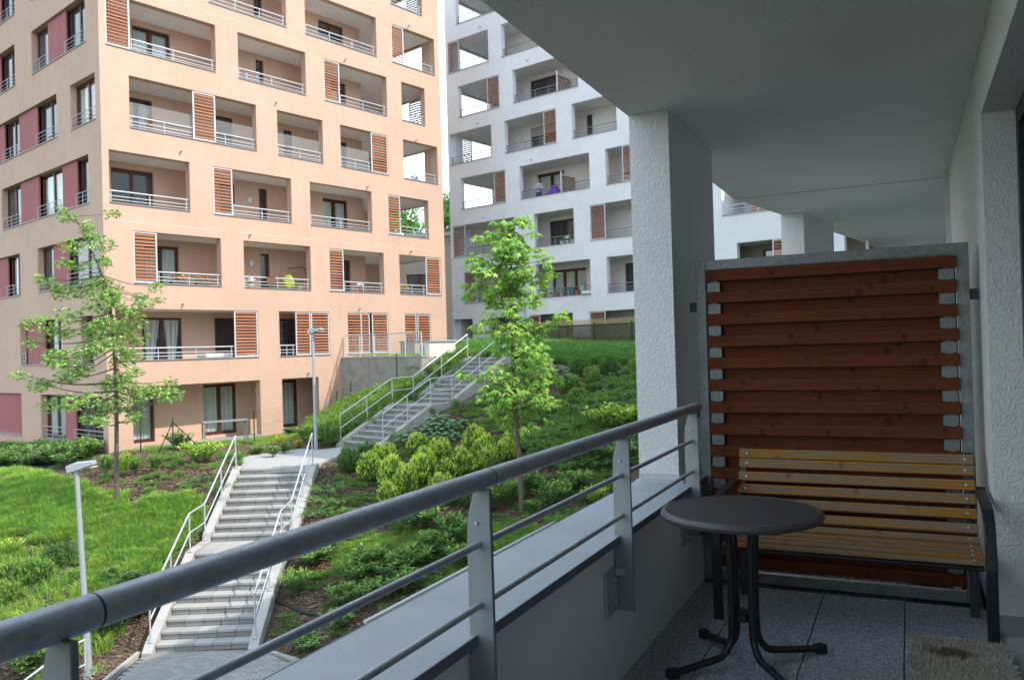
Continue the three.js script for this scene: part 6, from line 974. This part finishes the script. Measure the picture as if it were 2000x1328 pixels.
  { // person standing at the railing
    const t = thing('person', 'person in a pale striped shirt and blue trousers leaning at the white balcony railing', 'person', Wt(6.35, 9.28, -0.62), wt + 0.35);
    const Jt = { hip: V(0, 0.93, 0), ch: V(0, 1.33, 0.04), nk: V(0, 1.5, 0.06), hd: V(0, 1.65, 0.1) }, caps = [[Jt.hip, Jt.ch, 0.15, 0.17], [Jt.ch, Jt.nk, 0.13, 0.06], [V(-0.13, 1.4, 0.04), V(0.13, 1.4, 0.04), 0.085, 0.085], [V(0, 1.62, 0.08), V(0, 1.71, 0.1), 0.085, 0.09], [V(0, 1.64, 0.17), V(0, 1.62, 0.185), 0.018, 0.018]];
    for (const s of [-1, 1]) { caps.push([V(s * 0.19, 1.41, 0.03), V(s * 0.25, 1.14, 0.1), 0.055, 0.045], [V(s * 0.25, 1.14, 0.1), V(s * 0.13, 1.06, 0.36), 0.042, 0.032], [V(s * 0.13, 1.06, 0.36), V(s * 0.09, 1.06, 0.44), 0.036, 0.03], [V(s * 0.095, 0.9, 0), V(s * 0.105, 0.48, 0.02), 0.085, 0.06], [V(s * 0.105, 0.48, 0.02), V(s * 0.11, 0.09, -0.01), 0.056, 0.04], [V(s * 0.11, 0.04, -0.02), V(s * 0.12, 0.035, 0.14), 0.042, 0.036]); for (let f = 0; f < 5; f++) caps.push([V(s * (0.06 + f * 0.017), 1.06, 0.45), V(s * (0.06 + f * 0.017), 1.045, 0.5 + (f === 0 ? -0.02 : 0.012 * (2 - Math.abs(f - 2)))), 0.009, 0.008]); }
    const mc = new MarchingCubes(88, std(0xffffff), false, false, 400000), N = 88, ab = V(), ap = V(), P = V(); mc.isolation = 0;
    for (let kz = 0; kz < N; kz++) for (let ky = 0; ky < N; ky++) for (let kx = 0; kx < N; kx++) { P.set((kx - N / 2) / (N / 2), (ky - N / 2) / (N / 2) + 0.9, (kz - N / 2) / (N / 2) + 0.1); let e = 0; for (const [a, b, ra, rr] of caps) { ab.subVectors(b, a); ap.subVectors(P, a); const h = Math.max(0, Math.min(1, ap.dot(ab) / ab.lengthSq())); const dd = ap.addScaledVector(ab, -h).length() - (ra + (rr - ra) * h); e += Math.exp(-dd * 60); } mc.field[kx + ky * N + kz * N * N] = Math.log(e) / 60; }
    mc.update(); const n = mc.count, pos = new Float32Array(mc.positionArray.slice(0, n * 3)), nor = new Float32Array(mc.normalArray.slice(0, n * 3)), col = new Float32Array(n * 3);
    for (let i = 0; i < n; i++) { const y = (pos[3 * i + 1] += 0.9), z = (pos[3 * i + 2] += 0.1), x = pos[3 * i]; const arm = Math.abs(x) > 0.08 && z > 0.3; let c = [0.45, 0.24, 0.17]; if (y < 0.08) c = [0.03, 0.03, 0.03]; else if (y < 0.98 && !arm) c = [0.03, 0.05, 0.14]; else if (y < 1.5 && !arm) c = Math.sin(y * 110) > 0.1 ? [0.62, 0.6, 0.62] : [0.3, 0.27, 0.33]; else if (y > 1.7 || (y > 1.6 && z < 0.06)) c = [0.30, 0.13, 0.07]; col.set(c, 3 * i); }
    const g = new THREE.BufferGeometry(); g.setAttribute('position', new THREE.BufferAttribute(pos, 3)); g.setAttribute('normal', new THREE.BufferAttribute(nor, 3)); g.setAttribute('color', new THREE.BufferAttribute(col, 3));
    part(t, 'body', g, std(0xffffff, 0.85, { vertexColors: true }));
    part(t, 'hair', [new THREE.SphereGeometry(0.098, 16, 10, 0, 6.283, 0, 1.35).rotateX(-0.35).translate(0, 1.71, 0.09)], std(C(0.33, 0.14, 0.07), 0.9));
    part(t, 'eye', [new THREE.SphereGeometry(0.012, 8, 6).translate(-0.032, 1.68, 0.178)], M.black); part(t, 'eye', [new THREE.SphereGeometry(0.012, 8, 6).translate(0.032, 1.68, 0.178)], M.black);
  }
}
renderer.render(scene, camera);
